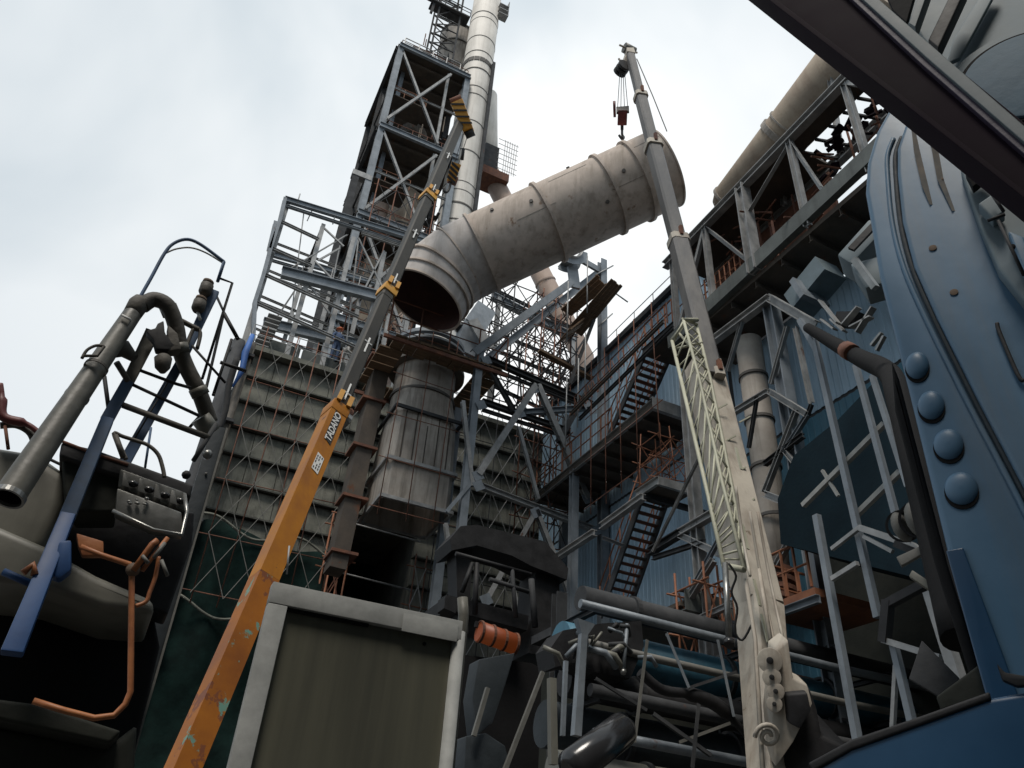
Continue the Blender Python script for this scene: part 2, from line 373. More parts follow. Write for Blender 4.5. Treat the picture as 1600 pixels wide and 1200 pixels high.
# netting over the lower left corner
t = None
b = MB(); nx, nz = 40, 26; vs = []
for i in range(nx + 1):
    for j in range(nz + 1):
        x = .3 + 5.0 * i / nx; zz = 1.5 + 10.6 * j / nz + .25 * math.sin(x * 1.3)
        vs.append((x, 27.25 + .16 * noise.noise(V((x * .9, zz * .4, 0))) * 2 + .05 * math.sin(x * 5 + zz), zz))
fs = [[i * (nz + 1) + j, (i + 1) * (nz + 1) + j, (i + 1) * (nz + 1) + j + 1, i * (nz + 1) + j + 1] for i in range(nx) for j in range(nz)]
b.add(vs, fs, True); o = b.build('debris_netting', 'netting')
sm = o.modifiers.new('thickness', 'SOLIDIFY'); sm.thickness = .02
tag(o, 'dark green debris netting hung over the lower left of the concrete facade', 'netting')
for i, (zz, lb) in enumerate(((12.2, 'frayed rope strung along the top edge of the dark green netting'), (9.3, 'frayed rope strung across the middle of the dark green netting'))):
    pts = [(.2 + 5.3 * q / 12, 26.95, zz + .25 * math.sin(q * .9 + i) - .02 * q) for q in range(13)]
    tag(MB().tube(smoothpts(pts, 3), .045, 6).build('netting_rope', 'concrete'), lb, 'rope', 'ropes on the netting')

# scaffold in front of the facade
scaffold('facade_scaffold', 1.0, 5.2, 4, 26.9, 26.9, 9.6, 20.2, 5, 'thin cross-braced scaffold in front of the left concrete facade', m='rust', mb='postedge', r=.022, jit=.13)
scaffold('shaft_scaffold', 5.15, 5.75, 1, 26.2, 27.2, 3, 13.2, 6, 'narrow rust-red scaffold tower beside the black shaft opening', m='orange', mb='rust', r=.035, jit=.04)
scaffold('right_shaft_scaffold', 8.3, 8.75, 1, 26.4, 26.4, 3, 12, 6, 'narrow red scaffold strip at the right edge of the shaft opening', m='rust', mb='galv', r=.03, jit=.04)

scaffold('right_facade_scaffold', 9.2, 13.2, 4, 26.8, 26.8, 8, 20.3, 6, 'thin scaffold in front of the dark facade right of the hopper', m='steeldark', mb='galv', r=.022, jit=.15)
# dark corner posts with the blue tarp
t = thing('corner_downpipe', (.2, 27, 0), 'dark heavy downpipe bundle at the left corner of the concrete facade', 'downpipe')
tub(t, 'pipe', [(.02, 26.9, 0), (.02, 26.9, 19.6)], .24, 'steeldark', 16)
tub(t, 'pipe', [(.50, 27.1, 0), (.50, 27.1, 19.8)], .17, 'hose', 14)
for zz in (4, 8, 12, 16, 19): MB().box(-.3, 26.75, zz, .72, 27.3, zz + .12).build('bracket', 'steeldark', t)
b = MB(); b.tube([(.42, 26.72, 19.95), (.36, 26.66, 19.0), (.45, 26.7, 18.2), (.3, 26.7, 17.4)], [.09, .14, .11, .04], 7)
tag(b.build('tarpaulin', 'tarp'), 'crumpled blue tarpaulin at the top left corner of the facade', 'tarpaulin')

# unseen block added behind the camera to put the yard in shade
t = thing('yard_shade_block', (2, -14, 0), 'unseen concrete block added behind the camera to shade the yard', 'building')
MB().box(-30, -20, 0, 22, -8, 21).build('wall', 'concrete_dark', t); MB().box(-30.3, -20.3, 21, 22.3, -7.7, 21.3).build('roof_slab', 'concrete', t)
# ================================================================ ROOF STEEL FRAME
t = thing('roof_frame', (0, 28.5, 20.2), 'open galvanised steel frame standing on the roof of the concrete building', 'steel frame')
def fy(name, a, b_, w, h, y, m='galv', kind='I', tt=None): return mem(tt or t, name, at(*a, y=y), at(*b_, y=y), w, h, m, kind)
Y = 28.5
c0 = at(445, 312, y=Y); c0b = V((c0.x + .1, Y, 20.2))
for dx, dy in ((0, 0), (0, 4.2)):
    for px in ((449, 320), (505, 352), (552, 372), (600, 395), (650, 420)):
        p = at(*px, y=Y); q = V((p.x + (.1 if px[0] < 460 else 0), Y, 20.2))
        mem(t, 'column', p + V((0, dy, 0)), q + V((0, dy, 0)), .2, .24, 'galv')
for dy in (0, 4.2):
    for a, b_, w_, h_ in (((445, 311), (665, 378), .2, .3), ((448, 322), (665, 392), .16, .12), ((440, 425), (600, 466), .3, .55)):
        p, q = at(*a, y=Y - .2), at(*b_, y=Y - .2); p.y += dy; q.y += dy
        mem(t, 'beam', p, q, w_, h_, 'galvblue')
for a, b_ in (((437, 345), (498, 374)), ((423, 387), (487, 415)), ((412, 428), (560, 495)), ((398, 472), (600, 562)), ((565, 364), (700, 410)), ((600, 466), (745, 505))):
    fy('girt', a, b_, .13, .13, Y - .35)
for a, b_ in (((445, 311), (437, 345)), ((437, 345), (423, 387)), ((430, 348), (420, 390)), ((423, 387), (412, 428)), ((412, 428), (398, 472)), ((398, 472), (395, 535))):
    fy('stub_post', a, b_, .16, .3, Y - .35, 'galvblue')
for a, b_ in (((543, 366), (447, 423)), ((507, 357), (537, 385)), ((497, 407), (531, 388)), ((492, 408), (520, 437)), ((560, 372), (600, 455)), ((487, 450), (515, 490)), ((600, 392), (560, 470))):
    fy('brace', a, b_, .08, .08, Y - .1, 'galv', 'L')
for a, b_ in (((475, 330), (455, 495)), ((531, 384), (520, 437)), ((487, 330), (480, 345))):
    fy('hanger_rod', a, b_, .05, .05, Y - .1, 'galv', 'box')
for px in ((449, 320), (505, 352), (552, 372), (600, 395)):
    p = at(*px, y=Y)
    mem(t, 'purlin', p + V((0, .1, 0)), p + V((0, 4.2, 0)), .14, .2, 'steeldark')
    tub(t, 'roof_peg', [p + V((.4, -.2, .1)), p + V((.4, -.2, .8))], .03, 'galv', 6)
railing(t, [at(470, 430, y=Y), at(600, 470, y=Y)], h=1.0, step=1.2)
p = at(402, 505, y=Y)
bb = MB()
for i in range(9): bb.box(.55 + .03 * i, 28.1, 20.3 + i * .24, 1.15 + .03 * i, 28.5, 20.34 + i * .24)
bb.build('louvre_stair', 'galv', t)

for dy in (1.6, 4.2):
    for a, b_ in (((437, 345), (640, 425)), ((423, 387), (600, 462)), ((412, 428), (600, 510))):
        p, q = at(*a, y=Y), at(*b_, y=Y); p.y += dy; q.y += dy; mem(t, 'girt', p, q, .1, .1, 'galv')
for a, b_ in (((560, 372), (540, 545)), ((620, 400), (585, 560)), ((575, 470), (640, 420)), ((600, 470), (560, 540)), ((470, 440), (430, 500))):
    fy('brace', a, b_, .07, .07, Y + 1.2, 'galv', 'L')
# ================================================================ PREHEATER TOWER (y 40 - 49)
t = thing('preheater_tower', (7.7, 40, 0), 'tall open steel preheater tower with brown decks left of the chimney', 'tower')
X0, X1, Y0, Y1 = 5.0, 11.2, 40, 49
levels = [32, 41.5, 51.2, 62]
for (x, y) in ((X0, Y0), (X1, Y0), (X0, Y1), (X1, Y1), (X0, (Y0 + Y1) / 2), (X1, (Y0 + Y1) / 2)):
    mem(t, 'column', (x, y, 0), (x, y, 62.2), .5, .5, 'galvblue' if y == Y0 else 'steeldark')
mem(t, 'column', (X0 + .95, Y0 + 2.2, 18), (X0 + .95, Y0 + 2.2, 62), .34, .34, 'galvblue')
mem(t, 'column', (X0 - .95, Y0, 18), (X0 - .95, Y0, 45.2), .5, .5, 'steeldark')
MB().box(X0 - 1.25, Y0 - .3, 45.0, X0 + .2, Y0 + .3, 45.5).build('bracket', 'galv', t)
for z in levels:
    MB().box(X0 - .3, Y0 - .25, z, X1 + .3, Y1, z + .18).build('deck', 'soffit', t)
    for k in range(5):
        y = Y0 + .6 + k * 2.0; mem(t, 'deck_joist', (X0, y, z - .2), (X1, y, z - .2), .2, .36, 'soffit')
    mem(t, 'edge_beam', (X0 - .2, Y0 - .32, z + .05), (X1 + .2, Y0 - .32, z + .05), .25, .5, 'galvblue')
    mem(t, 'edge_beam', (X0 - .32, Y0, z - .1), (X0 - .32, Y1, z - .1), .25, .5, 'steeldark')
    railing(t, [(X0, Y0, z + .2), (X1, Y0, z + .2)], h=1.1, step=1.3, r=.035, m='rust')
    railing(t, [(X0, Y0 + .1, z + .2), (X0, Y1, z + .2)], h=1.1, step=1.5, r=.035, m='rust')
for z0, z1 in ((52, 61.5), (41.9, 50.8), (32.5, 41.2), (22.5, 31.8)):
    mem(t, 'brace', (X0 + .2, Y0 - .15, z1), (X1 - 1.6, Y0 - .15, z0), .2, .2, 'galv', 'I')
    mem(t, 'brace', (X0 + .2, Y0 - .45, z0), (X1 - 1.6, Y0 - .45, z1 - .5), .2, .2, 'galv', 'I')
    mem(t, 'brace', (X0, Y0 + .3, z0), (X0, (Y0 + Y1) / 2, z1), .2, .2, 'steeldark', 'I')
    mem(t, 'column', (X1 - 1.7, Y0, z0), (X1 - 1.7, Y0, z1), .22, .22, 'galv')
for x, y, z0, z1, r, m_ in ((7.2, 42.5, 20, 40.5, .95, 'tan'), (8.9, 44, 33, 50, 1.3, 'tan'), (7.4, 45.5, 42.5, 50, .8, 'pink'), (8.3, 44, 52.2, 58, 1.2, 'soffit'), (9.9, 42, 20, 36, .7, 'pink')):
    v_ = MB().tube([(x, y, z0), (x, y, z0 + .4), (x, y, z1 - .8), (x + .1, y, z1)], [r * .6, r, r, r * .5], 24).build('vessel', m_, t)
    rb = MB()
    for q in range(4): rb.ring((x, y, z0 + 1 + q * (z1 - z0 - 2) / 4), (0, 0, 1), r, .12, .06, 24)
    rb.build('stiffener_ring', 'bandc', v_)
for k in range(60):
    b = MB()
    z = random.choice(levels) + random.uniform(.1, 3.2); x = random.uniform(X0 + .5, X1 - .4); y = random.uniform(Y0 + .3, Y0 + 3)
    if k % 2: b.tube([(x, y, z), (x + random.uniform(.4, 2.4), y, z)], .05, 5)
    else: b.tube([(x, y, z), (x, y, z + random.uniform(.8, 2.6))], .05, 5)
    b.build('pipe_run', 'rust' if k % 3 else 'tan', t)
for z in (36.8, 46.4, 56.6):
    MB().box(X0 + .3, Y0 + .6, z, X0 + 3.2, Y0 + 2.6, z + .1).build('mezzanine', 'soffit', t); railing(t, [(X0 + .3, Y0 + .6, z + .1), (X0 + 3.2, Y0 + .6, z + .1)], h=1.1, r=.03, m='orange', step=.9)
    mem(t, 'tie_beam', (X0, Y0 - .05, z), (X1, Y0 - .05, z), .12, .2, 'galv')
    mem(t, 'tie_beam', (X0 - .1, Y0, z), (X0 - .1, Y1, z), .12, .2, 'steeldark')
for z in (33, 42.5, 52.2):
    for k in range(9): mem(t, 'stair_step', (X0 + 3.6 + k * .3, Y0 + 1.2, z + k * .45), (X0 + 3.6 + k * .3, Y0 + 2.2, z + k * .45), .25, .05, 'steeldark', 'box')
# crown of the tower: cone vessel, open lattice, box
tt = thing('tower_top_lattice', (8.9, 43, 62.2), 'dark open lattice stair tower at the very top of the preheater tower', 'lattice tower')
for (x, y) in ((7.9, 42), (10.1, 42), (7.9, 44), (10.1, 44)): mem(tt, 'column', (x, y, 62.2), (x, y, 84), .16, .16, 'steeldark', 'box')
for k in range(14):
    z = 63.4 + k * 1.55
    for y in (42, 44): mem(tt, 'rung', (7.9, y, z), (10.1, y, z), .1, .1, 'steeldark', 'box')
    mem(tt, 'lattice_bar', (7.9, 42, z), (10.1, 42, z + 1.5) if k % 2 else (9.0, 42, z + 1.5), .08, .08, 'steeldark', 'box')
    mem(tt, 'lattice_bar', (10.1, 44, z), (7.9, 44, z + 1.5), .08, .08, 'steeldark', 'box')
MB().box(7.0, 41.6, 74.2, 11.0, 42.8, 74.4).build('landing', 'steeldark', tt); MB().box(7.3, 41.6, 80.2, 12.6, 42.8, 80.4).build('landing', 'steeldark', tt)
mem(tt, 'davit_arm', (6.6, 42, 74.6), (8.2, 42, 74.6), .3, .3, 'steeldark'); mem(tt, 'davit_post', (7.2, 42, 72.5), (7.6, 42, 79), .25, .25, 'steeldark')
railing(tt, [(7.0, 41.6, 74.4), (11, 41.6, 74.4)], r=.05, m='steeldark'); railing(tt, [(7.3, 41.6, 80.4), (12.6, 41.6, 80.4)], r=.05, m='steeldark')
tt = thing('cyclone_vessel', (10.6, 43.5, 62.2), 'brown conical cyclone vessel between the top lattice and the chimney', 'vessel')
MB().tube([(11.0, 45, 62.4), (11.0, 45, 66.5), (11.0, 45, 73), (11.0, 45, 75.5), (11, 45, 76.5)], [.5, .9, 1.75, 1.75, .7], 28).build('shell', 'hopper', tt)
for zz, rr in ((67, 1.0), (69.5, 1.35), (72.6, 1.75), (75.3, 1.78)): MB().ring((11.0, 45, zz), (0, 0, 1), rr, .15, .1, 28).build('stiffener_ring', 'bandc', tt)
tt = thing('rooftop_cabin', (6.3, 41.2, 62.2), 'small brown equipment cabin with handrail on the left edge of the tower top', 'cabin')
MB().box(6.1, 40.8, 62.2, 7.6, 42.6, 64.6).build('cabin_body', 'soffit', tt); MB().box(6.3, 40.7, 63.0, 7.0, 40.79, 64.2).build('cabin_door', 'white', tt)
railing(tt, [(5.2, 39.9, 62.3), (10.4, 39.9, 62.3)], h=1.3, r=.05, m='galv')

scaffold('tower_foot_scaffold', 5.6, 9.8, 3, 38.8, 38.8, 30, 44, 6, 'rusty scaffold climbing the foot of the preheater tower behind the roof frame', m='rust', mb='steeldark', r=.04, jit=.15)
# ================================================================ CHIMNEY
cx, cy, cr_ = 12.45, 41.4, 1.38
t = thing('chimney', (cx, cy, 0), 'tall pale cylindrical chimney with dark bands rising past the top of the picture', 'chimney')
MB().tube([(cx, cy, z) for z in (0, 20, 40, 60, 92)], cr_, 48).build('shell', 'stack', t)
def zpx(px, py): return at(px, py, y=40.1).z
for px, py, wd, tk in ((768, 22, .12, .03), (767, 31, .08, .02), (763, 60, .08, .03), (757, 82, .1, .03), (755, 110, .12, .05), (752, 138, .1, .03), (750, 150, .1, .03), (742, 190, .1, .03), (732, 235, .12, .03), (723, 283, .08, .02), (720, 296, .08, .02), (716, 316, .16, .05), (710, 341, .12, .04), (700, 372, .1, .03), (694, 400, .1, .03), (684, 455, .1, .03), (672, 500, .1, .03), (663, 525, .1, .03)):
    MB().ring((cx, cy, zpx(px, py)), (0, 0, 1), cr_, wd, tk, 40).build('band', 'bandc', t)
for k in range(9):
    q = math.pi * (1.0 + .12 * k); z = zpx(756, 95); c = V((cx + (cr_ + .02) * math.cos(q), cy + (cr_ + .02) * math.sin(q), z)); s_ = V((-math.sin(q), math.cos(q), 0)) * .24
    MB().beam(c - s_, c + s_, .06, .55, 'box').build('vent_slot', 'bandc', t)
mem(t, 'side_conduit', (cx + 1.1, cy - 1.2, 38), (cx + 1.1, cy - 1.2, 66.5), .28, .3, 'steeldark')
bb = MB()
for k in range(3): bb.box(cx + .9, cy - 1.5, 74.6 + .8 * k, cx + 1.9, cy - .7, 74.7 + .8 * k)
bb.box(cx + 1.85, cy - 1.5, 74.6, cx + 1.9, cy - .7, 77.2); bb.build('top_landing', 'galv', t)
p0 = at(728, 235, y=39.85)
# ================================================================ SLANTED DUCT behind
t = thing('slanted_duct', at(905, 590, y=46), 'dusty pink slanted duct passing behind the hanging duct to the right of the chimney', 'duct')
pa, pb = at(764, 268, y=46), at(912, 560, y=46)
tub(t, 'shell', [pa, pb, pb + V((.6, 0, -9))], .92, 'pink', 28)
for q in (.08, .3, .62, .8): MB().ring(pa.lerp(pb, q), pb - pa, .92, .14, .06, 28).build('flange', 'pink', t)
tub(t, 'riser', [at(764, 150, y=46), at(764, 285, y=46)], .85, 'stack', 24)
p = at(770, 262, y=44.6)
t = thing('chimney_side_platform', p, 'rusty box platform with mesh cage on the right side of the chimney', 'platform')
MB().box(p.x - .9, p.y, p.z - 1.0, p.x + 1.7, p.y + 2.2, p.z).build('platform_box', 'rust', t)
MB().box(p.x - .8, p.y + .4, p.z, p.x + .6, p.y + 1.8, p.z + 3.6).build('switch_cabinet', 'steeldark', t)
b = MB()
for k in range(6): b.tube([(p.x + 1.0 + .22 * k, p.y, p.z), (p.x + 1.0 + .25 * k, p.y, p.z + 4.6)], .03, 5)
for k in range(7): b.tube([(p.x + .3, p.y, p.z + .3 + k * .68), (p.x + 2.4, p.y, p.z + .3 + k * .68)], .03, 5)
b.build('mesh_cage', 'galv', t)

# ================================================================ RISER HOPPER with round mouth
c = V((6.95, 24.0, 18.9)); r0 = 1.25
t = thing('riser_hopper', (6.95, 24, 0), 'stained grey hopper duct with a round flanged mouth below the chimney', 'hopper')
def loft(sections, n=40):
    vs = []; m_ = MB()
    for (z, w_, d_, rnd) in sections:
        for k in range(n):
            q = 2 * math.pi * (k + .5) / n; cx_, sy_ = math.cos(q), math.sin(q); mm = max(abs(cx_), abs(sy_))
            s_ = rnd + (1 - rnd) / mm
            vs.append((c.x + w_ * cx_ * s_, c.y + d_ * sy_ * s_, z))
    ns = len(sections)
    return m_.add(vs, [[i * n + k, i * n + (k + 1) % n, (i + 1) * n + (k + 1) % n, (i + 1) * n + k] for i in range(ns - 1) for k in range(n)])
loft([(18.7, 1.17, 1.17, 1), (17.6, 1.17, 1.17, .95), (16.2, 1.22, 1.2, .3), (14.1, 1.22, 1.2, 0), (12.7, 1.22, 1.2, 0)]).build('shell', 'hopper', t)
bb = MB()
for z, w_ in ((16.25, 1.27), (14.15, 1.27), (12.7, 1.27)):
    bb = MB()
    for a_, b_ in (((-1, -1), (1, -1)), ((1, -1), (1, 1)), ((1, 1), (-1, 1)), ((-1, 1), (-1, -1))):
        bb.beam((c.x + a_[0] * w_, c.y + a_[1] * w_, z), (c.x + b_[0] * w_, c.y + b_[1] * w_, z), .1, .12, 'box')
    bb.build('stiffener_frame', 'steeldark' if z > 15 else 'galv', t)
MB().ring((c.x, c.y, 17.4), (0, 0, 1), 1.17, .1, .08).build('stiffener_ring', 'bandc', t)
for i in range(-2, 3):
    mem(t, 'rib', (c.x + i * .42, c.y - 1.2, 14.2), (c.x + i * .42, c.y - 1.18, 16.2), .04, .03, 'soffit', 'box')
MB().ring((c.x, c.y, 19.3), (0, 0, 1), 1.2, 1.0, .05, 48).build('mouth_collar', 'soffit', t)
for zz, ww, tk in ((19.95, .16, .2), (19.55, .1, .3)): MB().ring((c.x, c.y, zz), (0, 0, 1), 1.2, ww, tk, 48).build('flange', 'galvblue', t)
MB().ring((c.x, c.y, 18.75), (0, 0, 1), 1.15, .16, .35, 48).build('flange', 'bandc', t)
t = thing('hopper_platform', (c.x, c.y, 18.7), 'brown plywood working platform around the mouth of the grey hopper', 'platform')
b = MB()
for k in range(9):
    x = c.x - 1.95 + k * .47
    for (y0_, y1_) in ((c.y - 2.2, c.y - 1.3), (c.y + 1.3, c.y + 2)):
        b.box(x, y0_, 18.45 + random.uniform(0, .05), x + .44, y1_ + random.uniform(-.1, .1), 18.55)
for k in range(5):
    for xx in (c.x - 2.3, c.x + 1.45): b.box(xx, c.y - 1.4 + k * .55, 18.4, xx + .9, c.y - 1.4 + k * .55 + .5, 18.46)
b.build('planks', 'wood', t)
for y_ in (c.y - 2.2, c.y + 1.9): mem(t, 'bearer', (c.x - 2.4, y_, 18.3), (c.x + 2.5, y_, 18.3), .1, .14, 'rust', 'box')
railing(t, [(c.x - 2.3, c.y - 2.25, 18.5), (c.x + 2.4, c.y - 2.25, 18.5), (c.x + 2.4, c.y + 2, 18.5)], h=1.5, step=1.1, r=.03, m='rust')
scaffold('hopper_scaffold', 5.6, 8.5, 3, 22.5, 22.5, 12.2, 19.2, 4, 'thin rusty scaffold standing just in front of the grey hopper', m='rust', mb='postedge', r=.018, jit=.1, braces=False)
t = thing('shade_strip_column', (5.1, 24.6, 0), 'dark brown column standing in for the shade left of the grey hopper', 'shade column')
MB().taper((5.05, 24.6, 10.5), (5.25, 24.6, 19.2), .55, .9, .6, .9).build('shade_strip', 'soffit', t)  # brown column drawn in place of the shade beside the hopper
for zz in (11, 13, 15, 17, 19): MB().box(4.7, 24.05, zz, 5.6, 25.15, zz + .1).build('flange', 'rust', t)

# ================================================================ HANGING DUCT
t = None
A = at(998, 284, d=29.6)
pts = [at(672, 472, d=27.8), at(704, 427, d=28.7), at(753, 396, d=28.9), at(857, 350, d=29.3), at(950, 307, d=29.8), at(995, 285, d=30.0), at(1040, 263, d=30.4)]
axd = (pts[-1] - pts[2]).normalized(); RD = 1.50
for i in (3, 4, 5): pts[i] = pts[2] + axd * (pts[i] - pts[2]).dot(axd)
t = thing('hanging_duct', pts[4], 'huge grey-brown duct section with a bent open end hanging from the crane hook', 'duct')
def tubeshell(pp, r, m_, name, parent, n=64):
    vs = []; a = None
    for i, p in enumerate(pp):
        tg = (pp[min(i + 1, len(pp) - 1)] - pp[max(i - 1, 0)]).normalized() if 0 < i < len(pp) - 1 else ((pp[1] - pp[0]).normalized() if i == 0 else (pp[-1] - pp[-2]).normalized())
        if a is None: a, b_ = perp(tg)
        a = (a - tg * a.dot(tg)).normalized(); b_ = tg.cross(a)
        vs += [p + (a * math.cos(2 * math.pi * k / n) + b_ * math.sin(2 * math.pi * k / n)) * r for k in range(n)]
    fs = [[i * n + k, i * n + (k + 1) % n, (i + 1) * n + (k + 1) % n, (i + 1) * n + k] for i in range(len(pp) - 1) for k in range(n)]
    return MB().add(vs, fs, True).build(name, m_, parent)
tubeshell([pts[2]] + [pts[2].lerp(pts[-1], q / 6) for q in range(1, 7)], RD, 'duct', 'straight_section', t)
mid = pts[2] - axd * 1.0
e1 = (pts[1] - pts[0]).normalized()
j1 = pts[2] - axd * .95; dm = (axd + e1).normalized()
j0 = j1 - dm * .95
end = j0 - e1 * 1.2
tubeshell([pts[2] + axd * .01, j1], RD - .004, 'ductlight', 'bend_section', t)
sec = tubeshell([j1, j0], RD - .008, 'ductlight', 'bend_section', t); tubeshell([j0, end], RD - .008, 'ductlight', 'mouth_section', t)
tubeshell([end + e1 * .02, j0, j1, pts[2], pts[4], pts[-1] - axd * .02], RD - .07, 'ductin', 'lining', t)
for p, ax_, wd, tk in ((end + e1 * .03, e1, .07, .03), (end + e1 * .55, e1, .08, .07), (j0, (dm + e1), .09, .08), (j1, axd + dm, .05, .03), (pts[2], axd, .1, .09), (pts[3], axd, .12, .1), (pts[4], axd, .12, .1), (pts[5], axd, .12, .1), (pts[-1] - axd * .03, axd, .06, .03)):
    MB().ring(p, ax_, RD - .05, wd, tk + .05, 72).build('stiffener_ring', 'duct', t)
s_, u_ = perp(axd); u_ = (V((0, 0, 1)) - axd * axd.z).normalized()
for q in (.1, .35, .6, .85):
    p = pts[2].lerp(pts[-1], q)
tl = pts[5] + u_ * (RD + .05) if u_.z > 0 else pts[5] - u_ * (RD + .05)
MB().beam(tl - V((.0, 0, .1)), tl + V((0, 0, .3)), .12, .06, 'box').build('lifting_lug', 'bandc', t)
TOPLUG = tl + V((0, 0, .3))
ww = MB()
for q, aa in ((.02, 2.2), (.2, 3.6), (.42, 2.9), (.66, 3.9), (.85, 3.1)):
    L_ = (pts[-1] - pts[2]); wa, wb_ = perp(axd); o_ = (wa * math.cos(aa) + wb_ * math.sin(aa)) * (RD + .004)
    MB().beam(pts[2] + L_ * q + o_, pts[2] + L_ * min(1, q + .2) + o_, .022, .012, 'box', o_).build('weld_seam', 'hopper', t)
for q, aa in ((.3, 3.3), (.55, 2.5), (.75, 3.6), (.12, 3.0), (.62, 4.1)):
    o_ = (wa * math.cos(aa) + wb_ * math.sin(aa)) * (RD + .01); MB().tube([pts[2] + L_ * q + o_ * .99, pts[2] + L_ * q + o_ * 1.03], .07, 10).build('stub', 'bandc', t)
# small marks: inspection stubs
for px in ((912, 343), (1007, 307)):
    p = at(*px, d=28.0); 

# ================================================================ DUCT SUPPORT TRESTLE (plane y = 22)
t = thing('duct_support_trestle', (9, 22, 0), 'blue-grey steel trestle with sloping twin beams in the middle of the plant', 'steel trestle')
Y = 22
def dn(p, z=0): return V((p.x, p.y, z))
p = at(750, 548, y=Y); mem(t, 'column', p, dn(p), .27, .27, 'galvblue')
p = at(941, 408, y=Y); mem(t, 'column', p, V((p.x - .1, p.y, 0)), .3, .34, 'galvblue')
p = at(715, 640, y=Y + 1.5); mem(t, 'column', p, dn(p), .3, .3, 'galvblue')
p = at(885, 650, y=Y + 2.5); mem(t, 'column', p, dn(p), .26, .26, 'galvblue')
mem(t, 'sloping_beam', at(740, 552, y=Y - .2), at(893, 441, y=Y - .2), .22, .30, 'galvblue', 'C')
mem(t, 'sloping_beam', at(762, 560, y=Y + 1.6), at(942, 420, y=Y + 1.6), .22, .30, 'galvblue')
for a, b_, w_, m_ in (((760, 560), (925, 632), .22, 'steeldark'), ((757, 572), (925, 640), .12, 'steeldark'), ((753, 627), (890, 674), .2, 'steeldark'), ((753, 640), (885, 683), .12, 'steeldark'),
                      ((813, 645), (920, 637), .22, 'galvblue'), ((745, 757), (932, 829), .2, 'galv')):
    mem(t, 'beam', at(*a, y=Y + .05), at(*b_, y=Y + .05), w_, w_, m_)
for a, b_, w_, m_ in (((837, 602), (747, 742), .22, 'galv'), ((840, 602), (918, 780), .22, 'galv'), ((760, 567), (803, 642), .16, 'steeldark'), ((810, 667), (841, 780), .12, 'galv'),
                      ((723, 627), (738, 760), .14, 'galv'), ((696, 818), (706, 892), .13, 'galv'), ((747, 742), (697, 800), .12, 'galvblue'), ((838, 797), (760, 938), .14, 'galv'), ((838, 797), (908, 975), .16, 'galv'), ((792, 877), (817, 979), .1, 'galv'),
                      ((925, 600), (872, 690), .2, 'steeldark'), ((928, 500), (890, 600), .12, 'steeldark')):
    mem(t, 'brace', at(*a, y=Y - .12), at(*b_, y=Y - .12), w_, w_, m_, 'I')
for px in ((760, 562), (752, 632), (840, 606), (918, 632), (925, 640), (747, 742), (918, 778), (838, 800), (813, 645), (760, 936), (932, 828), (748, 758), (906, 972)):
    g_ = at(*px, y=Y - .19); MB().beam(g_ + V((-.16, 0, -.12)), g_ + V((.16, 0, .08)), .02, .34, 'box').build('gusset_plate', 'galvblue', t)
# cradle (saddle) at the top
pc = at(886, 392, y=Y - .1) - V((0, 0, 1.0)); bb = MB(); n = 14; R1, R2 = .62, .92
for side in (-.25, .35):
    vs = []
    for k in range(n + 1):
        q = math.pi * (1.42 + .62 * k / n); vs += [(pc.x + .0 + R1 * math.cos(q), pc.y + side, pc.z + 1.0 + R1 * math.sin(q)), (pc.x + R2 * math.cos(q), pc.y + side, pc.z + 1.0 + R2 * math.sin(q) * 1.0)]
    m_ = MB()
    vs2 = [(x, y + .04, z) for x, y, z in vs]; N_ = len(vs)
    fs = []
    for k in range(n):
        a_ = 2 * k; fs += [[a_, a_ + 1, a_ + 3, a_ + 2], [N_ + a_, N_ + a_ + 2, N_ + a_ + 3, N_ + a_ + 1], [a_, a_ + 2, N_ + a_ + 2, N_ + a_], [a_ + 1, N_ + a_ + 1, N_ + a_ + 3, a_ + 3]]
    m_.add(vs + vs2, fs).build('saddle_plate', 'galvblue', t)
vs = []
for k in range(n + 1):
    q = math.pi * (1.42 + .62 * k / n); vs += [(pc.x + R1 * math.cos(q), pc.y - .4, pc.z + 1.0 + R1 * math.sin(q)), (pc.x + R1 * math.cos(q), pc.y + .55, pc.z + 1.0 + R1 * math.sin(q))]
o = MB().add(vs, [[2 * k, 2 * k + 1, 2 * k + 3, 2 * k + 2] for k in range(n)], True).build('saddle_liner', 'galv', t)
o.modifiers.new('s', 'SOLIDIFY').thickness = .04

mem(t, 'saddle_support', pc + V((.35, .1, .2)), pc + V((.5, .1, -.9)), .5, .12, 'galvblue', 'box')
mem(t, 'saddle_support', pc + V((.85, .1, .9)), at(941, 425, y=Y), .12, .3, 'galvblue', 'box')
# timber boards at the trestle head
t = thing('timber_platform', at(900, 480, y=21.6), 'two brown timber walkways hung below the sloping trestle beams', 'timber walkway')
for quad, zz in ((((876, 484), (893, 494), (950, 449), (932, 430)), 23.6), (((888, 512), (909, 526), (972, 449), (955, 436)), 22.9)):
    Q = [at(px, py, z=zz) for px, py in quad]
    for k in range(4):
        f0_, f1_ = k / 4 + .01, (k + 1) / 4 - .01; e_ = random.uniform(-.03, .03)
        MB().prism([Q[0].lerp(Q[1], f0_), Q[0].lerp(Q[1], f1_), Q[3].lerp(Q[2], f1_ ) + (Q[3] - Q[0]) * e_, Q[3].lerp(Q[2], f0_) + (Q[3] - Q[0]) * e_], V((0, 0, .05))).build('board', 'wood', t)
for a, b_, yy in (((884, 522), (905, 505), 22.4),):
    p, q = at(*a, y=yy), at(*b_, y=yy)
    bb = MB()
    for k in range(5): bb.beam(p + V((.0, .24 * k - .3, 0)), q + V((random.uniform(-.2, .2), .24 * k - .3, 0)), .22, .06, 'box', hint=(0, 0, 1))
    bb.build('boards', 'wood', t)
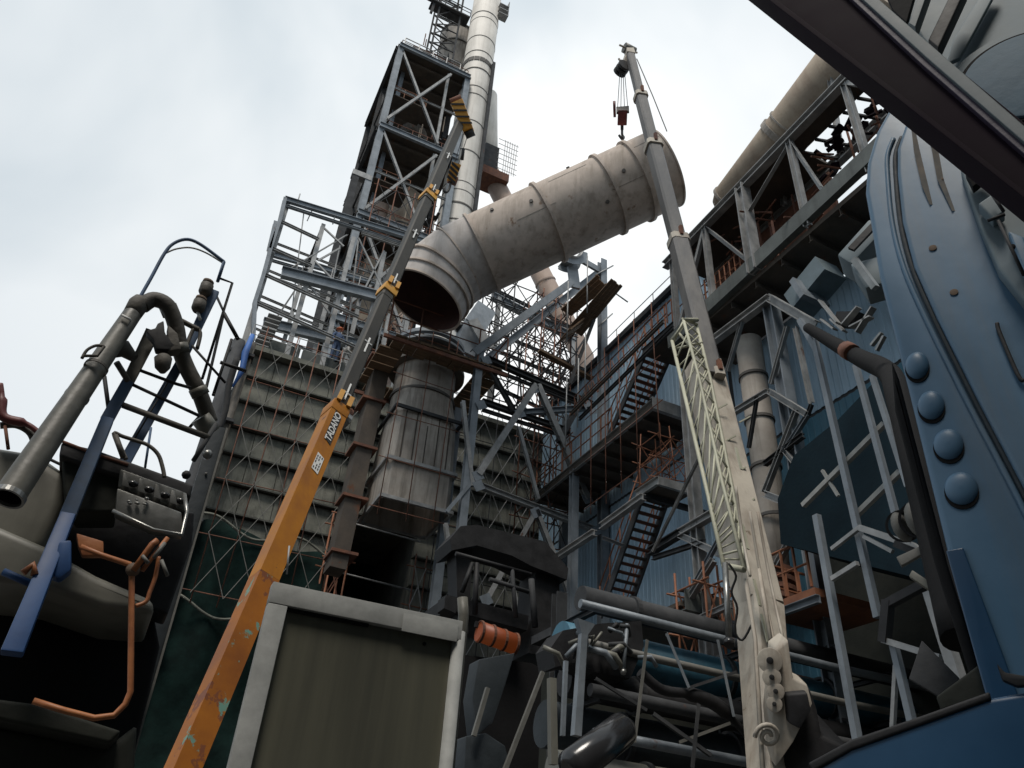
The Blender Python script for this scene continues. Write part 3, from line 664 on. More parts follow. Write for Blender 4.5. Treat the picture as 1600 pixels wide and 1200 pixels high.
for px, dy in (((705 / 3 + 680, 520), 0), ((918, 400), 0), ((888, 440), 0), ((886, 590), .4), ((904, 560), .4)):
    p = at(px[0], px[1], y=21.0 + dy); tub(t, 'hanger', [p, p + V((0, 0, -3.2))], .03, 'galv', 6)
for a, b_ in (((957, 455), (981, 472)), ((930, 430), (958, 415)), ((935, 510), (957, 490))):
    tub(t, 'putlog', [at(*a, y=21.8), at(*b_, y=21.8)], .035, 'galv', 6)

# tube scaffold and light roof trusses between trestle and tower
scaffold('trestle_scaffold', 9.8, 14.2, 4, 25.0, 26.4, 20.4, 26.0, 4, 'wide tube scaffold seen against the sky behind the twin sloping beams', m='steeldark', mb='steeldark', r=.035, jit=.08)
t = thing('roof_girder', at(770, 457, y=26.8), 'paired heavy dark girders sloping down to the right behind the trestle scaffold', 'girder')
mem(t, 'beam', at(768, 462, y=26.8), at(900, 530, y=26.8), .3, .4, 'galvblue'); mem(t, 'beam', at(772, 452, y=26.9), at(905, 518, y=26.9), .14, .14, 'steeldark')
mem(t, 'post', at(780, 462, y=26.8), V((at(780, 462, y=26.8).x, 26.8, 20.2)), .2, .2, 'galv'); mem(t, 'post', at(895, 520, y=26.8), V((at(895, 520, y=26.8).x, 26.8, 20.2)), .2, .2, 'galv')
for a, b_ in (((775, 520), (930, 585)), ((770, 545), (925, 610)), ((765, 600), (880, 655)), ((800, 640), (930, 700))):
    mem(t, 'rafter', at(*a, y=27.2), at(*b_, y=27.2), .12, .16, 'steeldark')
for a, b_ in (((800, 640), (880, 545)), ((830, 655), (920, 520)), ((765, 600), (850, 490)), ((860, 640), (890, 560)), ((806, 500), (815, 640)), ((870, 500), (905, 640))):
    mem(t, 'brace', at(*a, y=27.0), at(*b_, y=27.0), .09, .09, 'steeldark', 'L')
scaffold('hopper_side_scaffold', 11.4, 13.0, 2, 23.2, 24.4, 12.5, 24.2, 7, 'tall narrow tangle of rusty scaffold left of the plumb trestle column', m='rust', mb='steeldark', r=.03, jit=.12)
t = thing('timber_beam', at(843, 548, y=23), 'long brown timber laid across the scaffold below the sloping beams', 'timber')
mem(t, 'timber', at(842, 548, y=23), at(925, 592, y=23), .25, .12, 'wood', 'box')
# blue-grey duct bend box beside the hopper mouth
t = thing('box_duct_elbow', at(745, 540, y=24), 'blue-grey square duct elbow right of the hopper mouth', 'duct')
pe = [at(722, 560, y=24.4), at(735, 520, y=24.4), at(752, 492, y=24.8)]
for i in range(2): mem(t, 'duct_segment', pe[i], pe[i + 1] + (pe[i + 1] - pe[i]).normalized() * .1, .95, .95, 'galvblue', 'box')
MB().ring(pe[1], pe[1] - pe[0], .5, .1, .3, 4).build('flange', 'steeldark', t)
mem(t, 'brace_plate', at(738, 500, y=23.6), at(765, 545, y=23.6), .1, .5, 'galv', 'box')

# ================================================================ RIGHT BUILDING (clad wall, plane x = 14)
t = thing('clad_building', (14, 16, 0), 'long building clad in blue-grey corrugated sheet on the right', 'building')
def corr(name, y0, y1, z0, z1, m_, x=14.0, pitch=.22, dep=.018):
    n = int((y1 - y0) / pitch); vs = []
    prof_ = [(0, 0), (.45, 0), (.55, dep), (.95, dep)]
    ys = [(y0 + (i + q) * pitch, dx) for i in range(n) for q, dx in prof_]
    for yy, dx in ys: vs += [(x - dx, yy, z0), (x - dx, yy, z1)]
    return MB().add(vs, [[2 * i, 2 * i + 1, 2 * i + 3, 2 * i + 2] for i in range(len(ys) - 1)]).build(name, m_, t)
MB().box(14.02, 15, 0, 24, 27.6, 21.2).build('wall', 'steeldark', t); MB().box(14.02, 1.5, 0, 24, 15, 16.24).build('wall', 'steeldark', t)
corr('cladding', 15, 27.6, 14.2, 21.1, 'clad'); corr('cladding', 15, 27.6, 8.2, 14.1, 'clad', 14.0); corr('cladding', 4.5, 15, 12.9, 16.2, 'clad', 14.0)
corr('cladding', 4.5, 15, 8.4, 12.8, 'cladteal'); corr('lower_cladding', 1.5, 27.6, .2, 8.0, 'cladteal', 14.0)
MB().box(13.8, 14.9, 21.1, 14.3, 27.7, 21.35).build('eaves_trim', 'steeldark', t); MB().box(13.78, 1.5, 8.02, 14.1, 27.6, 8.35).build('sill_band', 'steeldark', t)
railing(t, [(14.3, 15, 21.35), (14.3, 27, 21.35)], h=1.1, step=1.3, r=.02, m='galv')
for y_ in (17.2, 20.6, 24): MB().box(14.6, y_, 21.3, 15.8, y_ + 1.0, 22.5).build('roof_vent_box', 'clad', t)
# dark slab standing in for the shaded inside of an open bay
MB().box(13.7, 4.6, 3.2, 13.93, 12.8, 10.9).build('bay_dark_panel', 'oliveb2', t)

# ================================================================ GALLERY (truss bridge along the right building)
t = thing('conveyor_gallery', (12, 10, 16), 'elevated brown truss gallery running along the right building', 'gallery')
for x in (12.0, 13.75):
    mem(t, 'top_chord', (x, 15.2, 19.75), (x, 3.5, 19.95), .24, .28, 'galv'); 
    mem(t, 'bottom_chord', (x, 15.2, 16.5), (x, 3.5, 17.0), .2, .5, 'slabgrey', 'C')
for x in (12.0,):
    for i, y in enumerate((14.8, 13.1, 11.35, 9.4, 7.4, 5.4)):
        mem(t, 'post', (x, y, 16.4), (x, y, 19.8), .34 if i == 2 else .16, .3 if i == 2 else .16, 'galv')
    for a_, b_, in (((14.8, 16.6), (13.1, 19.7)), ((13.1, 19.7), (11.35, 16.6)), ((9.4, 19.7), (11.35, 18.6)), ((9.4, 19.7), (8.8, 17.2)), ((7.4, 19.8), (5.4, 17.0))):
        mem(t, 'brace', (x, a_[0], a_[1]), (x, b_[0], b_[1]), .12, .12, 'galv', 'L')
MB().box(12.1, 3, 16.25, 13.95, 15.3, 16.4).build('deck', 'soffit', t)
for k in range(12): mem(t, 'deck_joist', (12.1, 3.5 + k, 16.12), (13.95, 3.5 + k, 16.12), .12, .25, 'soffit')
MB().box(12.1, 9.6, 19.95, 13.75, 15.2, 20.05).build('roof_sheet', 'soffit', t); MB().box(12.1, 2.0, 19.96, 12.75, 9.59, 20.06).build('roof_sheet', 'soffit', t); MB().box(13.6, 9.6, 17.0, 13.7, 15.0, 19.6).build('back_sheet', 'rust', t)
for k in range(90):
    bb = MB()
    y = random.uniform(5, 14.5); z = random.uniform(16.6, 19.3); x = random.uniform(12.3, 13.8)
    if k % 3 == 0: bb.tube([(x, y, z), (x, y + random.uniform(.4, 1.6), z + random.uniform(-.7, .7))], .03, 5)
    elif k % 3 == 1: bb.tube([(x, y, z), (x, y, z + random.uniform(.5, 2))], .035, 5)
    else: bb.tube([(x, y, z), (x + random.uniform(-.6, .6), y + .2, z)], .03, 5)
    bb.build('pipe_run', 'rust', t)
for k in range(40):
    y = 5.2 + k * .11; z = random.uniform(19.2, 19.9); x = 12.8 + random.uniform(0, .7); a_ = random.uniform(.05, .22)
    MB().beam((x, y, z), (x + random.uniform(-.3, .5), y + random.uniform(-.5, .5), z + random.uniform(-.3, .2)), a_, a_ * random.uniform(.4, 1), 'box').build('machine_bracket', 'purple', t)
for k in range(9): mem(t, 'cross_tie', (12.7, 5.6 + k * .5, 19.9), (13.75, 5.2 + k * .5, 19.8), .07, .07, 'steeldark', 'box')
bb = MB()
for k in range(14): bb.tube([(12.1, 11.5 + k * .22, 16.6), (12.1, 11.5 + k * .22, 17.7)], .02, 5)
for z in (16.9, 17.3, 17.7): bb.tube([(12.1, 11.4, z), (12.1, 14.9, z)], .02, 5)
bb.build('guard_rail', 'orange', t)
# sloping transfer walkway from the gallery towards the facade
t = thing('transfer_walkway', (13, 19, 14.8), 'brown underside walkway deck below the upper staircase', 'walkway')
MB().box(12.0, 16.3, 14.72, 13.9, 24.2, 14.9).build('deck', 'soffit', t)
mem(t, 'edge_beam', (11.98, 16.25, 14.8), (11.98, 24.2, 14.8), .12, .32, 'galv', 'C'); mem(t, 'edge_beam', (11.9, 16.2, 14.8), (13.95, 16.2, 14.8), .14, .42, 'galv', 'C')
for k in range(9): mem(t, 'deck_joist', (12.0, 16.8 + k * .85, 14.62), (13.9, 16.8 + k * .85, 14.62), .1, .18, 'soffit')
railing(t, [(12, 18.6, 14.95), (12, 24, 14.95)], m='orange', r=.03, step=.7)
t = thing('upper_platform', (13, 15.6, 17), 'brown landing joining the gallery to the top of the upper staircase', 'landing')
MB().box(12.0, 14.9, 16.95, 13.7, 16.6, 17.1).build('deck', 'soffit', t)
railing(t, [(12, 15.0, 17.1), (12, 16.5, 17.1)], m='orange', r=.03, step=.4); railing(t, [(13.7, 15.0, 17.1), (13.7, 16.5, 17.1)], m='rust', r=.03, step=.4)
mem(t, 'edge_beam', (11.95, 14.9, 17.0), (11.95, 16.6, 17.0), .1, .25, 'steeldark')
scaffold('stair_scaffold', 15.4, 19.2, 4, 11.5, 11.5, 12.4, 17.6, 3, 'rust scaffold tubes in front of the upper staircase', m='rust', mb='orange', r=.018, axis='y', jit=.12, braces=False)
# long sloping blue-grey girders (pipe bridge) left of the stairs
t = thing('cable_bridge', (12, 19, 17), 'rusty handrailed cable bridge beside the upper staircase', 'bridge')
G0, G1 = at(1052, 512, x=11.6), at(905, 655, x=11.6)
mem(t, 'girder', G0, G1, .08, .13, 'steeldark'); mem(t, 'girder', G0 + V((-.35, 0, .1)), G1 + V((-.35, 0, .1)), .08, .12, 'soffit')
railing(t, [G0 + V((-.2, 0, .1)), G1 + V((-.2, 0, .1))], h=.8, step=.8, r=.024, m='rust')
b = MB()
for k in range(18): b.tube([G0.lerp(G1, k / 18) + V((-.2, 0, .1)), G0.lerp(G1, (k + 1) / 18) + V((-.2, 0, .8))], .012, 5)
b.build('rail_infill', 'orange', t)

def staircase(label, top, bot, x0, x1, n, rm):
    t = thing('staircase', (x0, bot[0], bot[1]), label, 'staircase', 'steel staircases on the right building')
    for x in (x0, x1): mem(t, 'stringer', (x, top[0], top[1]), (x, bot[0], bot[1]), .06, .24, 'steeldark', 'box')
    for k in range(n):
        q = (k + .5) / n; y = top[0] + (bot[0] - top[0]) * q; z = top[1] + (bot[1] - top[1]) * q
        MB().box(x0 + .035, y - .075, z - .02, x1 - .035, y + .075, z + .02).build('step', 'rust' if k % 3 else 'soffit', t)
    for x in (x0, x1):
        bb = MB(); h = V((0, 0, .95)); p, q_ = V((x, top[0], top[1])), V((x, bot[0], bot[1]))
        for k in range(5): bb.tube([p.lerp(q_, k / 4), p.lerp(q_, k / 4) + h], .022, 5)
        bb.tube([p + h, q_ + h], .025, 6); bb.tube([p + h * .5, q_ + h * .5], .02, 5); bb.build('handrail', rm, t)
    return t
staircase('upper steel staircase with open treads climbing to the gallery', (16.55, 17.1), (18.9, 14.95), 12.05, 12.95, 14, 'orange')
staircase('lower steel staircase with open treads hanging below the small square landing', (17.0, 11.9), (19.3, 9.0), 11.95, 12.8, 14, 'orange')
t = thing('stair_landing', (12.4, 16.8, 11.9), 'small grey square landing at the head of the lower staircase', 'landing')
MB().box(11.85, 16.0, 11.92, 13.0, 17.1, 12.02).build('deck', 'soffit', t)
for a_, b_ in (((11.8, 15.95), (11.8, 17.1)), ((11.8, 15.95), (13.05, 15.95))): mem(t, 'edge_beam', (*a_, 12.0), (*b_, 12.0), .1, .26, 'galv', 'C')
mem(t, 'bracket_beam', (11.8, 16.6, 11.8), (14, 16.6, 11.8), .12, .16, 'steeldark')
scaffold('landing_scaffold', 11.95, 12.95, 2, 16.1, 16.95, 12.3, 13.6, 2, 'orange tube scaffold cage standing on the small square landing', m='orange', mb='orange', r=.019, jit=.14)
scaffold('low_level_scaffold', 11.2, 13.2, 5, 13.6, 14.6, 6.2, 8.2, 2, 'orange scaffold below the lower staircase', m='orange', mb='orange', r=.03, jit=.1)
t = thing('low_walkway', (12, 15.5, 7.3), 'pale grey beam walkway behind the braced column left of the cream boom', 'walkway')
mem(t, 'beam', (11.2, 14.4, 8.0), (13.7, 14.4, 8.0), .2, .5, 'slabgrey', 'C'); MB().box(11.2, 14.5, 7.9, 13.7, 17.5, 8.0).build('deck', 'soffit', t)

# ================================================================ TRESTLES along the right building (x ~ 11.8)
t = thing('gallery_trestle', (11.9, 14, 0), 'grey braced column line carrying the gallery beside the cream crane boom', 'steel trestle')
def fx(name, a, b_, w_, x, m='galv', kind='I', h=None): return mem(t, name, at(*a, x=x), at(*b_, x=x), w_, h or w_, m, kind)
X = 11.7
p = at(1203, 468, x=X); mem(t, 'column', p, dn(p), .3, .3, 'galvblue'); P1 = p
p = at(1076, 660, x=X); p.z = 14.7; mem(t, 'column', p, dn(p), .26, .26, 'galv')
p = at(897, 760, x=X + .4); mem(t, 'column', V((p.x, p.y, 14.8)), dn(p), .26, .26, 'galvblue')
for a, b_, w_, m_ in (((868, 872), (929, 832), .2, 'galv'), ((940, 823), (1005, 776), .2, 'galv'), ((1016, 862), (1063, 833), .2, 'steeldark'), ((1063, 833), (1125, 797), .2, 'galv'), ((1020, 872), (1100, 846), .12, 'steeldark'),
                      ((1063, 836), (1130, 868), .16, 'galv'), ((942, 840), (975, 853), .1, 'steeldark')):
    fx('beam', a, b_, w_, X - .1, m_)
for a, b_, w_, m_ in (((1115, 875), (1043, 990), .14, 'galv'), ((1100, 700), (1020, 862), .07, 'galv'), ((1125, 840), (1060, 960), .1, 'galvblue'), ((1043, 990), (1142, 945), .13, 'galv')):
    fx('brace', a, b_, w_, X - .3, m_)
for a, b_, w_, m_ in (((1203, 466), (1088, 552), .2, 'galv'), ((1203, 466), (1275, 508), .2, 'galv'), ((1160, 500), (1137, 580), .1, 'galv'), ((1200, 612), (1145, 645), .14, 'galv'), ((1203, 612), (1262, 648), .14, 'galv'),
                      ((1230, 510), (1205, 600), .1, 'galv'), ((1243, 512), (1268, 630), .1, 'galv'), ((1268, 632), (1262, 648), .08, 'steeldark'), ((1196, 772), (1279, 806), .16, 'galv'), ((1245, 640), (1195, 770), .12, 'galv'),
                      ((1255, 680), (1195, 725), .12, 'steeldark'), ((1183, 620), (1170, 700), .08, 'steeldark'), ((1226, 704), (1304, 803), .1, 'galv'), ((1252, 810), (1210, 890), .12, 'galv'), ((1262, 648), (1225, 706), .1, 'galvblue')):
    fx('brace', a, b_, w_, X - .15, m_)
t = thing('pale_downcomer', (12.9, 13.4, 0), 'pale vertical pipe with a flared foot right of the cream crane boom', 'pipe')
p = at(1180, 610, x=13.0); q = at(1205, 850, x=13.0)
tub(t, 'shell', [V((13, p.y, 15.5)), V((13, p.y, 11.5)), V((13, p.y + .1, 9.6)), V((13, q.y, 8.0))], [.36, .36, .34, .30], 'hopper', 24)
for z in (14.2, 12.8, 11.4, 10): MB().ring((13, p.y, z), (0, 0, 1), .36, .08, .04, 24).build('flange', 'bandc', t)
for k in range(4): MB().ring((13, q.y, 8.6 - .22 * k), (.15, .1, 1), .38, .12, .1, 24).build('bellows_ring', 'rust', t)
t = thing('near_pipe_frame', (8, 7, 0), 'near blue-grey post and rung frame right of the crane boom', 'steel frame')
X = 8.0
for a, b_, w_ in (((1273, 533), (1372, 965), .082), ((1337, 570), (1412, 850), .072), ((1363, 587), (1419, 760), .065), ((1276, 805), (1341, 1162), .088), ((1396, 1005), (1426, 1132), .08), ((1250, 500), (1275, 545), .08)):
    fx('post', a, b_, w_, X, 'galvblue', 'box')
for a, b_, w_ in (((1255, 790), (1382, 662), .07), ((1335, 808), (1407, 737), .07), ((1285, 735), (1310, 775), .04)):
    fx('rung', a, b_, w_, X + .1, 'frame', 'box')
for a, b_, w_ in (((1345, 825), (1425, 852), .08), ((1350, 838), (1395, 862), .05), ((1300, 905), (1340, 880), .06), ((1300, 858), (1345, 823), .05), ((1425, 852), (1478, 895), .08), ((1478, 895), (1385, 945), .10), ((1388, 938), (1382, 1004), .11), ((1380, 1000), (1470, 1028), .07)):
    fx('bracket', a, b_, w_, X - .1, 'galv' if w_ < .09 else 'black', 'box')
fx('post', (1454, 925), (1500, 1068), .12, X - .2, 'galv', 'box'); fx('post', (1400, 1040), (1395, 1138), .05, X, 'galv', 'box')
t = thing('black_pipe_arm', at(1330, 550, x=7.5), 'black bent pipe arm leading into the blue machine column', 'pipe')
pp = [at(1262, 512, x=7.9), at(1300, 535, x=7.7), at(1345, 560, x=7.3), at(1388, 582, x=6.8), at(1405, 625, x=6.2), at(1440, 760, x=5.6), at(1500, 1000, x=5.0)]
tub(t, 'pipe', smoothpts(pp, 5), [.075 + .004 * min(k, 12) for k in range(31)], 'rub', 14)
MB().tube([at(1322, 546, x=7.4), at(1332, 552, x=7.35)], .12, 12).build('rusty_clamp', 'rust', t)
for k, (a, b_) in enumerate((((1362, 540), (1378, 520)), ((1370, 548), (1382, 525)))): mem(t, 'bolt_plate', at(*a, x=6.6), at(*b_, x=6.6), .05, .03, 'tray', 'box')

# big round duct above the gallery
t = thing('overhead_duct', (14.5, 10, 23), 'large tan round duct above the gallery at upper right', 'duct')
pa = at(1141, 322, x=14.2); pb = at(1330, 75, x=14.2)
d_ = (pb - pa); pb = pa + d_ * 1.25
MB().tube([pa - d_ * .06, pa - d_ * .03, pa + d_ * .03, pb], [.35, .62, .78, .78], 36).build('shell', 'tan', t)
MB().ring(pa.lerp(pb, .38), d_, .78, .2, .07, 36).build('flange', 'hopper', t); MB().ring(pa + d_ * .03, d_, .78, .1, .04, 36).build('flange', 'hopper', t)
MB().ring(pa.lerp(pb, .43), d_, .78, .06, .05, 36).build('flange', 'hopper', t)
for q in (.1, .4, .7):
    p = pa.lerp(pb, q); mem(t, 'support_leg', (13.4, p.y, 19.6), (p.x - .3, p.y, p.z - .65), .14, .14, 'galv')

# underside clutter near the building: bracket boxes
t = thing('blue_bracket', at(1340, 385, n=6.0), 'light blue bolted bracket under the gallery next to the machine column', 'bracket')
def on(px, py, n): return at(px, py, n=n)
MB().prism([on(1308, 398, 5.6), on(1358, 342, 5.6), on(1372, 348, 5.6), on(1368, 372, 5.6), on(1330, 412, 5.6)], NRM * .3).build('plate', 'bluegrey', t, .02)
MB().prism([on(1328, 412, 5.6), on(1372, 400, 5.6), on(1385, 440, 5.6), on(1352, 450, 5.6)], NRM * .25).build('plate', 'bluegrey', t, .02)
mem(t, 'brace', on(1335, 405, 5.5), on(1368, 450, 5.5), .05, .05, 'tray', 'box'); mem(t, 'brace', on(1330, 390, 5.5), on(1366, 352, 5.5), .03, .06, 'black', 'box')
t = thing('blue_duct_box', at(1265, 445, x=12.4), 'pale blue rectangular duct box under the gallery deck', 'duct')
mem(t, 'box', at(1248, 478, x=12.4), at(1298, 418, x=12.4), .7, .6, 'bluegrey', 'box'); mem(t, 'flange', at(1262, 462, x=12.2), at(1268, 455, x=12.2), .85, .75, 'galvblue', 'box')
t = thing('fan_blades', at(1330, 490, x=10), 'cluster of pale metal vanes below the gallery beside the machine column', 'fan')
for a, b_ in (((1282, 470), (1310, 505)), ((1318, 508), (1342, 480)), ((1300, 500), (1320, 518)), ((1285, 500), (1305, 515)), ((1330, 512), (1362, 495)), ((1340, 520), (1365, 480))):
    p, q = at(*a, x=9.6), at(*b_, x=9.6); mem(t, 'vane', p, q, .13, .03, 'galv', 'box')
mem(t, 'hub', at(1312, 500, x=9.8), at(1345, 500, x=9.8), .25, .25, 'black', 'box')

# ================================================================ CRANES
def chint(p, ax, deg):
    h = (CAM - p).normalized(); return (Matrix.Rotation(R(deg), 3, ax.normalized()) @ h)
def face_text(body, size, c, xdir, nrm, m, parent, name, ext=.004, shear=0, bold=0):
    cu = bpy.data.curves.new(name, 'FONT'); cu.body = body; cu.size = size; cu.align_x = 'CENTER'; cu.align_y = 'CENTER'; cu.extrude = ext; cu.shear = shear; cu.offset = bold
    tmp = bpy.data.objects.new('tmp', cu); col.objects.link(tmp)
    dg = bpy.context.evaluated_depsgraph_get(); me = bpy.data.meshes.new_from_object(tmp.evaluated_get(dg)); me.name = name
    bpy.data.objects.remove(tmp)
    x = xdir.normalized(); n_ = (nrm - x * nrm.dot(x)).normalized(); y = n_.cross(x)
    mt = Matrix((x, y, n_)).transposed().to_4x4(); mt.translation = c
    off = V((0, 0, 0)); q = parent
    while q: off += q.location; q = q.parent
    me.transform(Matrix.Translation(-off) @ mt); me.materials.clear(); me.materials.append(M[m])
    o = bpy.data.objects.new(name, me); col.objects.link(o); o.parent = parent
    return o

# ---- yellow crane on the left
A0, A1 = at(286, 1200, d=11.5), at(721, 186, d=35)
dA = (A1 - A0).normalized()
def online(px, py):
    r = ray(px, py); w0 = CAM - A0; bq = r.dot(dA); dd = r.dot(w0); ee = dA.dot(w0); den = 1 - bq * bq
    return A0 + dA * ((ee - bq * dd) / den)
def pw(p, px): return px * (ROT.transposed() @ (p - CAM)).z * -1 / F
base = A0 - dA * 5
t = thing('yellow_crane_boom', base, 'yellow and dark grey telescopic crane boom leaning across the left facade', 'crane boom')
J0, J1, J2, J3, J4 = online(518, 636), online(601, 452), online(661, 303), online(714, 205), A1
H = chint(J0, dA, 20)
wb, wt = pw(A0, 41), pw(J0, 29)
MB().taper(online(409, 905) + dA * .004, J0, (wb + wt) / 2, (wb + wt) / 2, wt, wt, H, .0).build('base_section', 'yellow', t)
MB().taper(base, online(409, 905), wb, wb, (wb + wt) / 2, (wb + wt) / 2, H).build('lower_base_section', 'yellowworn', t)
MB().taper(J0 - dA * .5, J1, pw(J0, 24), pw(J0, 24), pw(J0, 24), pw(J0, 24), H, .12).build('boom_section', 'boomdark', t)
MB().taper(J1 - dA * .5, J2, pw(J1, 20), pw(J1, 20), pw(J1, 20), pw(J1, 20), H, .12).build('boom_section', 'boomdark', t)
MB().taper(J2 - dA * .5, J4, pw(J2, 18), pw(J2, 18), pw(J2, 16), pw(J2, 16), H, .12).build('boom_section', 'boomdark', t)
a_, b_ = perp(dA, H)
for J, wv in ((J0, pw(J0, 31)), (J1, pw(J1, 24)), (J2, pw(J2, 21))):
    MB().taper(J - dA * .28, J + dA * .02, wv, wv, wv * 1.03, wv * 1.03, H).build('collar', 'collar' if J is not J0 else 'yellow', t, .02)
    for s_ in (-1, 1):
        MB().beam(J + b_ * wv * .52 + a_ * s_ * wv * .3 + dA * .0, J + b_ * wv * .56 + a_ * s_ * wv * .3 + dA * .3, .1, .1, 'box').build('guide_pad', 'collar', t)
    bb = MB(); cpt = J + b_ * wv * .44 + dA * .45
    bb.beam(cpt - dA * .28, cpt + dA * .28, .035, .03, 'box'); bb.beam(cpt - a_ * .1 - dA * .05, cpt + a_ * .1 - dA * .05, .035, .03, 'box'); bb.build('white_mark', 'white', t)
for q_, J in ((.45, (J0, J1)), (.5, (J1, J2)), (.5, (J2, J3))):
    cpt = J[0].lerp(J[1], q_); wv = pw(J[0], 19)
    bb = MB(); cpt = cpt + b_ * wv * .62; bb.beam(cpt - dA * .3, cpt + dA * .3, .04, .03, 'box'); bb.beam(cpt - a_ * .1 + dA * .1, cpt + a_ * .1 + dA * .1, .04, .03, 'box'); bb.build('white_mark', 'white', t)
MB().beam(base + a_ * -wb * .0 - a_ * wb * .54, J0 - a_ * wt * .52, .05, .1, 'box', H).build('edge_rail', 'postedge', t)
p = J0 - a_ * wt * .7 - dA * .15
MB().tube([p, p + dA * .35], .1, 10).build('cable_roller', 'rust', t); MB().ring(p, a_, .1, .1, .08, 14).build('roller_guard', 'tray', t)
# lettering
c1 = online(507, 674); fw = wt * 1.02; n0 = b_
# local half-height of the tapered base at that point
def halfw(p):
    q = (p - online(409, 905)).length / (J0 - online(409, 905)).length; return ((wb + wt) / 2 * (1 - q) + wt * q) / 2
nface = b_
cc = c1 + b_ * (halfw(c1) + .006)
plate = MB(); hx, hy = .43, .085
xd, yd = dA, b_.cross(dA)
plate.prism([cc + xd * (-hx - .05) - yd * hy, cc + xd * (hx - .05) - yd * hy, cc + xd * (hx + .05) + yd * hy, cc + xd * (-hx + .05) + yd * hy], b_ * .006)
sg = plate.build('name_plate', 'stripeblack', t)
face_text('TADANO', .20, cc + b_ * .012, dA, b_, 'white', sg, 'lettering', .003, .15, .004)
c2 = online(481, 730); cc = c2 + b_ * (halfw(c2) + .006)
sg = MB().prism([cc - xd * .24 - yd * .08, cc + xd * .20 - yd * .08, cc + xd * .26 + yd * .08, cc - xd * .18 + yd * .08], b_ * .005).build('data_label', 'white', t)
bb = MB()
for k in range(3):
    for j in range(5):
        if (k * 5 + j) % 4 != 3: u = cc + b_ * .007 + xd * (-.16 + .075 * j) + yd * (-.055 + .05 * k); bb.prism([u, u + xd * .05, u + xd * .05 + yd * .022, u + yd * .022], b_ * .002)
bb.build('label_print', 'boomdark', sg)
# head
hd = thing('yellow_crane_head', A1, 'yellow and black striped sheave head on the tip of the left crane boom', 'crane head')
bpy.data.objects.remove(hd)
hw = pw(A1, 20)
hh0, hh1 = at(716, 165, d=34.6), at(729, 197, d=34.2)
hax = (hh1 - hh0).normalized(); ha, hb = perp(hax, (CAM - A1))
MB().taper(hh0 - hax * .1, hh1 + hax * .25, .55, .6, .45, .5, CAM - A1).build('sheave_head', 'collar', t, .04)
for k in range(4):
    cpt = hh0.lerp(hh1, .08 + k * .3) + hb * .32
    MB().prism([cpt - ha * .26 - hax * .16, cpt + ha * .26 + hax * .08, cpt + ha * .26 + hax * .17, cpt - ha * .26 - hax * .07], hb * .01).build('black_stripe', 'stripeblack', t)
MB().tube([hh0 - hax * .25 - ha * .25, hh0 - hax * .25 + ha * .25], .16, 14).build('sheave', 'rust', t)
MB().tube([hh1 + hax * .35 - ha * .2, hh1 + hax * .35 + ha * .2], .17, 14).build('sheave', 'stripeblack', t)
# rope and hook block
t2 = thing('left_hook_block', at(707, 270, d=34), 'yellow and black striped hook block hanging in front of the chimney', 'hook block')
pr = at(728, 205, d=34.2); pb_ = V((pr.x - .55, pr.y, pr.z - 1)); q0 = at(713, 256, d=33.6); q1 = at(704, 284, d=33.4)
hx_ = (q1 - q0).normalized(); ka, kb = perp(hx_, CAM - q0)
MB().taper(q0, q1, .42, .3, .34, .25, CAM - q0).build('block_cheek', 'collar', t2, .03)
for k in range(4):
    cpt = q0.lerp(q1, .12 + k * .25) + kb * .155
    MB().prism([cpt - ka * .2 - hx_ * .1, cpt + ka * .2 + hx_ * .08, cpt + ka * .2 + hx_ * .2, cpt - ka * .2 + hx_ * .02], kb * .01).build('black_stripe', 'stripeblack', t2)
MB().tube(smoothpts([q1, q1 + V((0, 0, -.3)), q1 + V((-.05, 0, -.6)), q1 + V((-.15, 0, -.72)), q1 + V((-.26, 0, -.55))], 4), .06, 8).build('hook', 'stripeblack', t2)
MB().tube([q1 + V((.25, 0, .15)), q1 + V((-.1, 0, .15))], .2, 14).build('sheave', 'rust', t2)
for dx in (-.08, .1): tub(t2, 'rope', [pr + V((dx, 0, -.2)), q0 + V((dx, 0, .05))], .016, 'cable', 5)
MB().tube([at(724, 232, d=34), at(722, 250, d=33.9)], .07, 8).build('rope_weight', 'stripeblack', t2)

# ---- cream crane on the right
BP = [at(1212, 1290, d=11.4), at(1187, 950, d=13.6), at(1099, 572, d=18.4), at(1060, 378, d=22.5), at(1021, 230, d=26.8), at(1001, 152, d=29.8), at(984, 84, d=33)]
t = thing('cream_crane_boom', BP[0], 'cream and taupe telescopic crane boom with stowed lattice jib in front of the hanging duct', 'crane boom')
def sect(p0, p1, w0, w1, m_, name, deg=38, ch=.0):
    return MB().taper(p0, p1, pw(p0, w0), pw(p0, w0), pw(p1, w1), pw(p1, w1), chint(p1, p1 - p0, deg), ch).build(name, m_, t)
dd = lambda i: (BP[i + 1] - BP[i]).normalized()
sect(BP[0], BP[1], 57, 57, 'cream', 'base_section', 38, .08); sect(BP[1] + dd(1) * .004, BP[2], 57, 45, 'cream', 'base_section', 38, .08)
P4 = at(1114, 592, d=17.6)
sect(P4, BP[3], 29, 27, 'boommid', 'boom_section', 30, .14); sect(BP[3] - dd(3) * .3, BP[4], 22, 21, 'boommid', 'boom_section', 30, .14)
sect(BP[4] - dd(4) * .3, BP[5], 17, 16, 'boommid', 'boom_section', 30, .14); sect(BP[5] - dd(5) * .3, BP[6], 12.5, 12, 'boommid', 'boom_section', 30, .14)
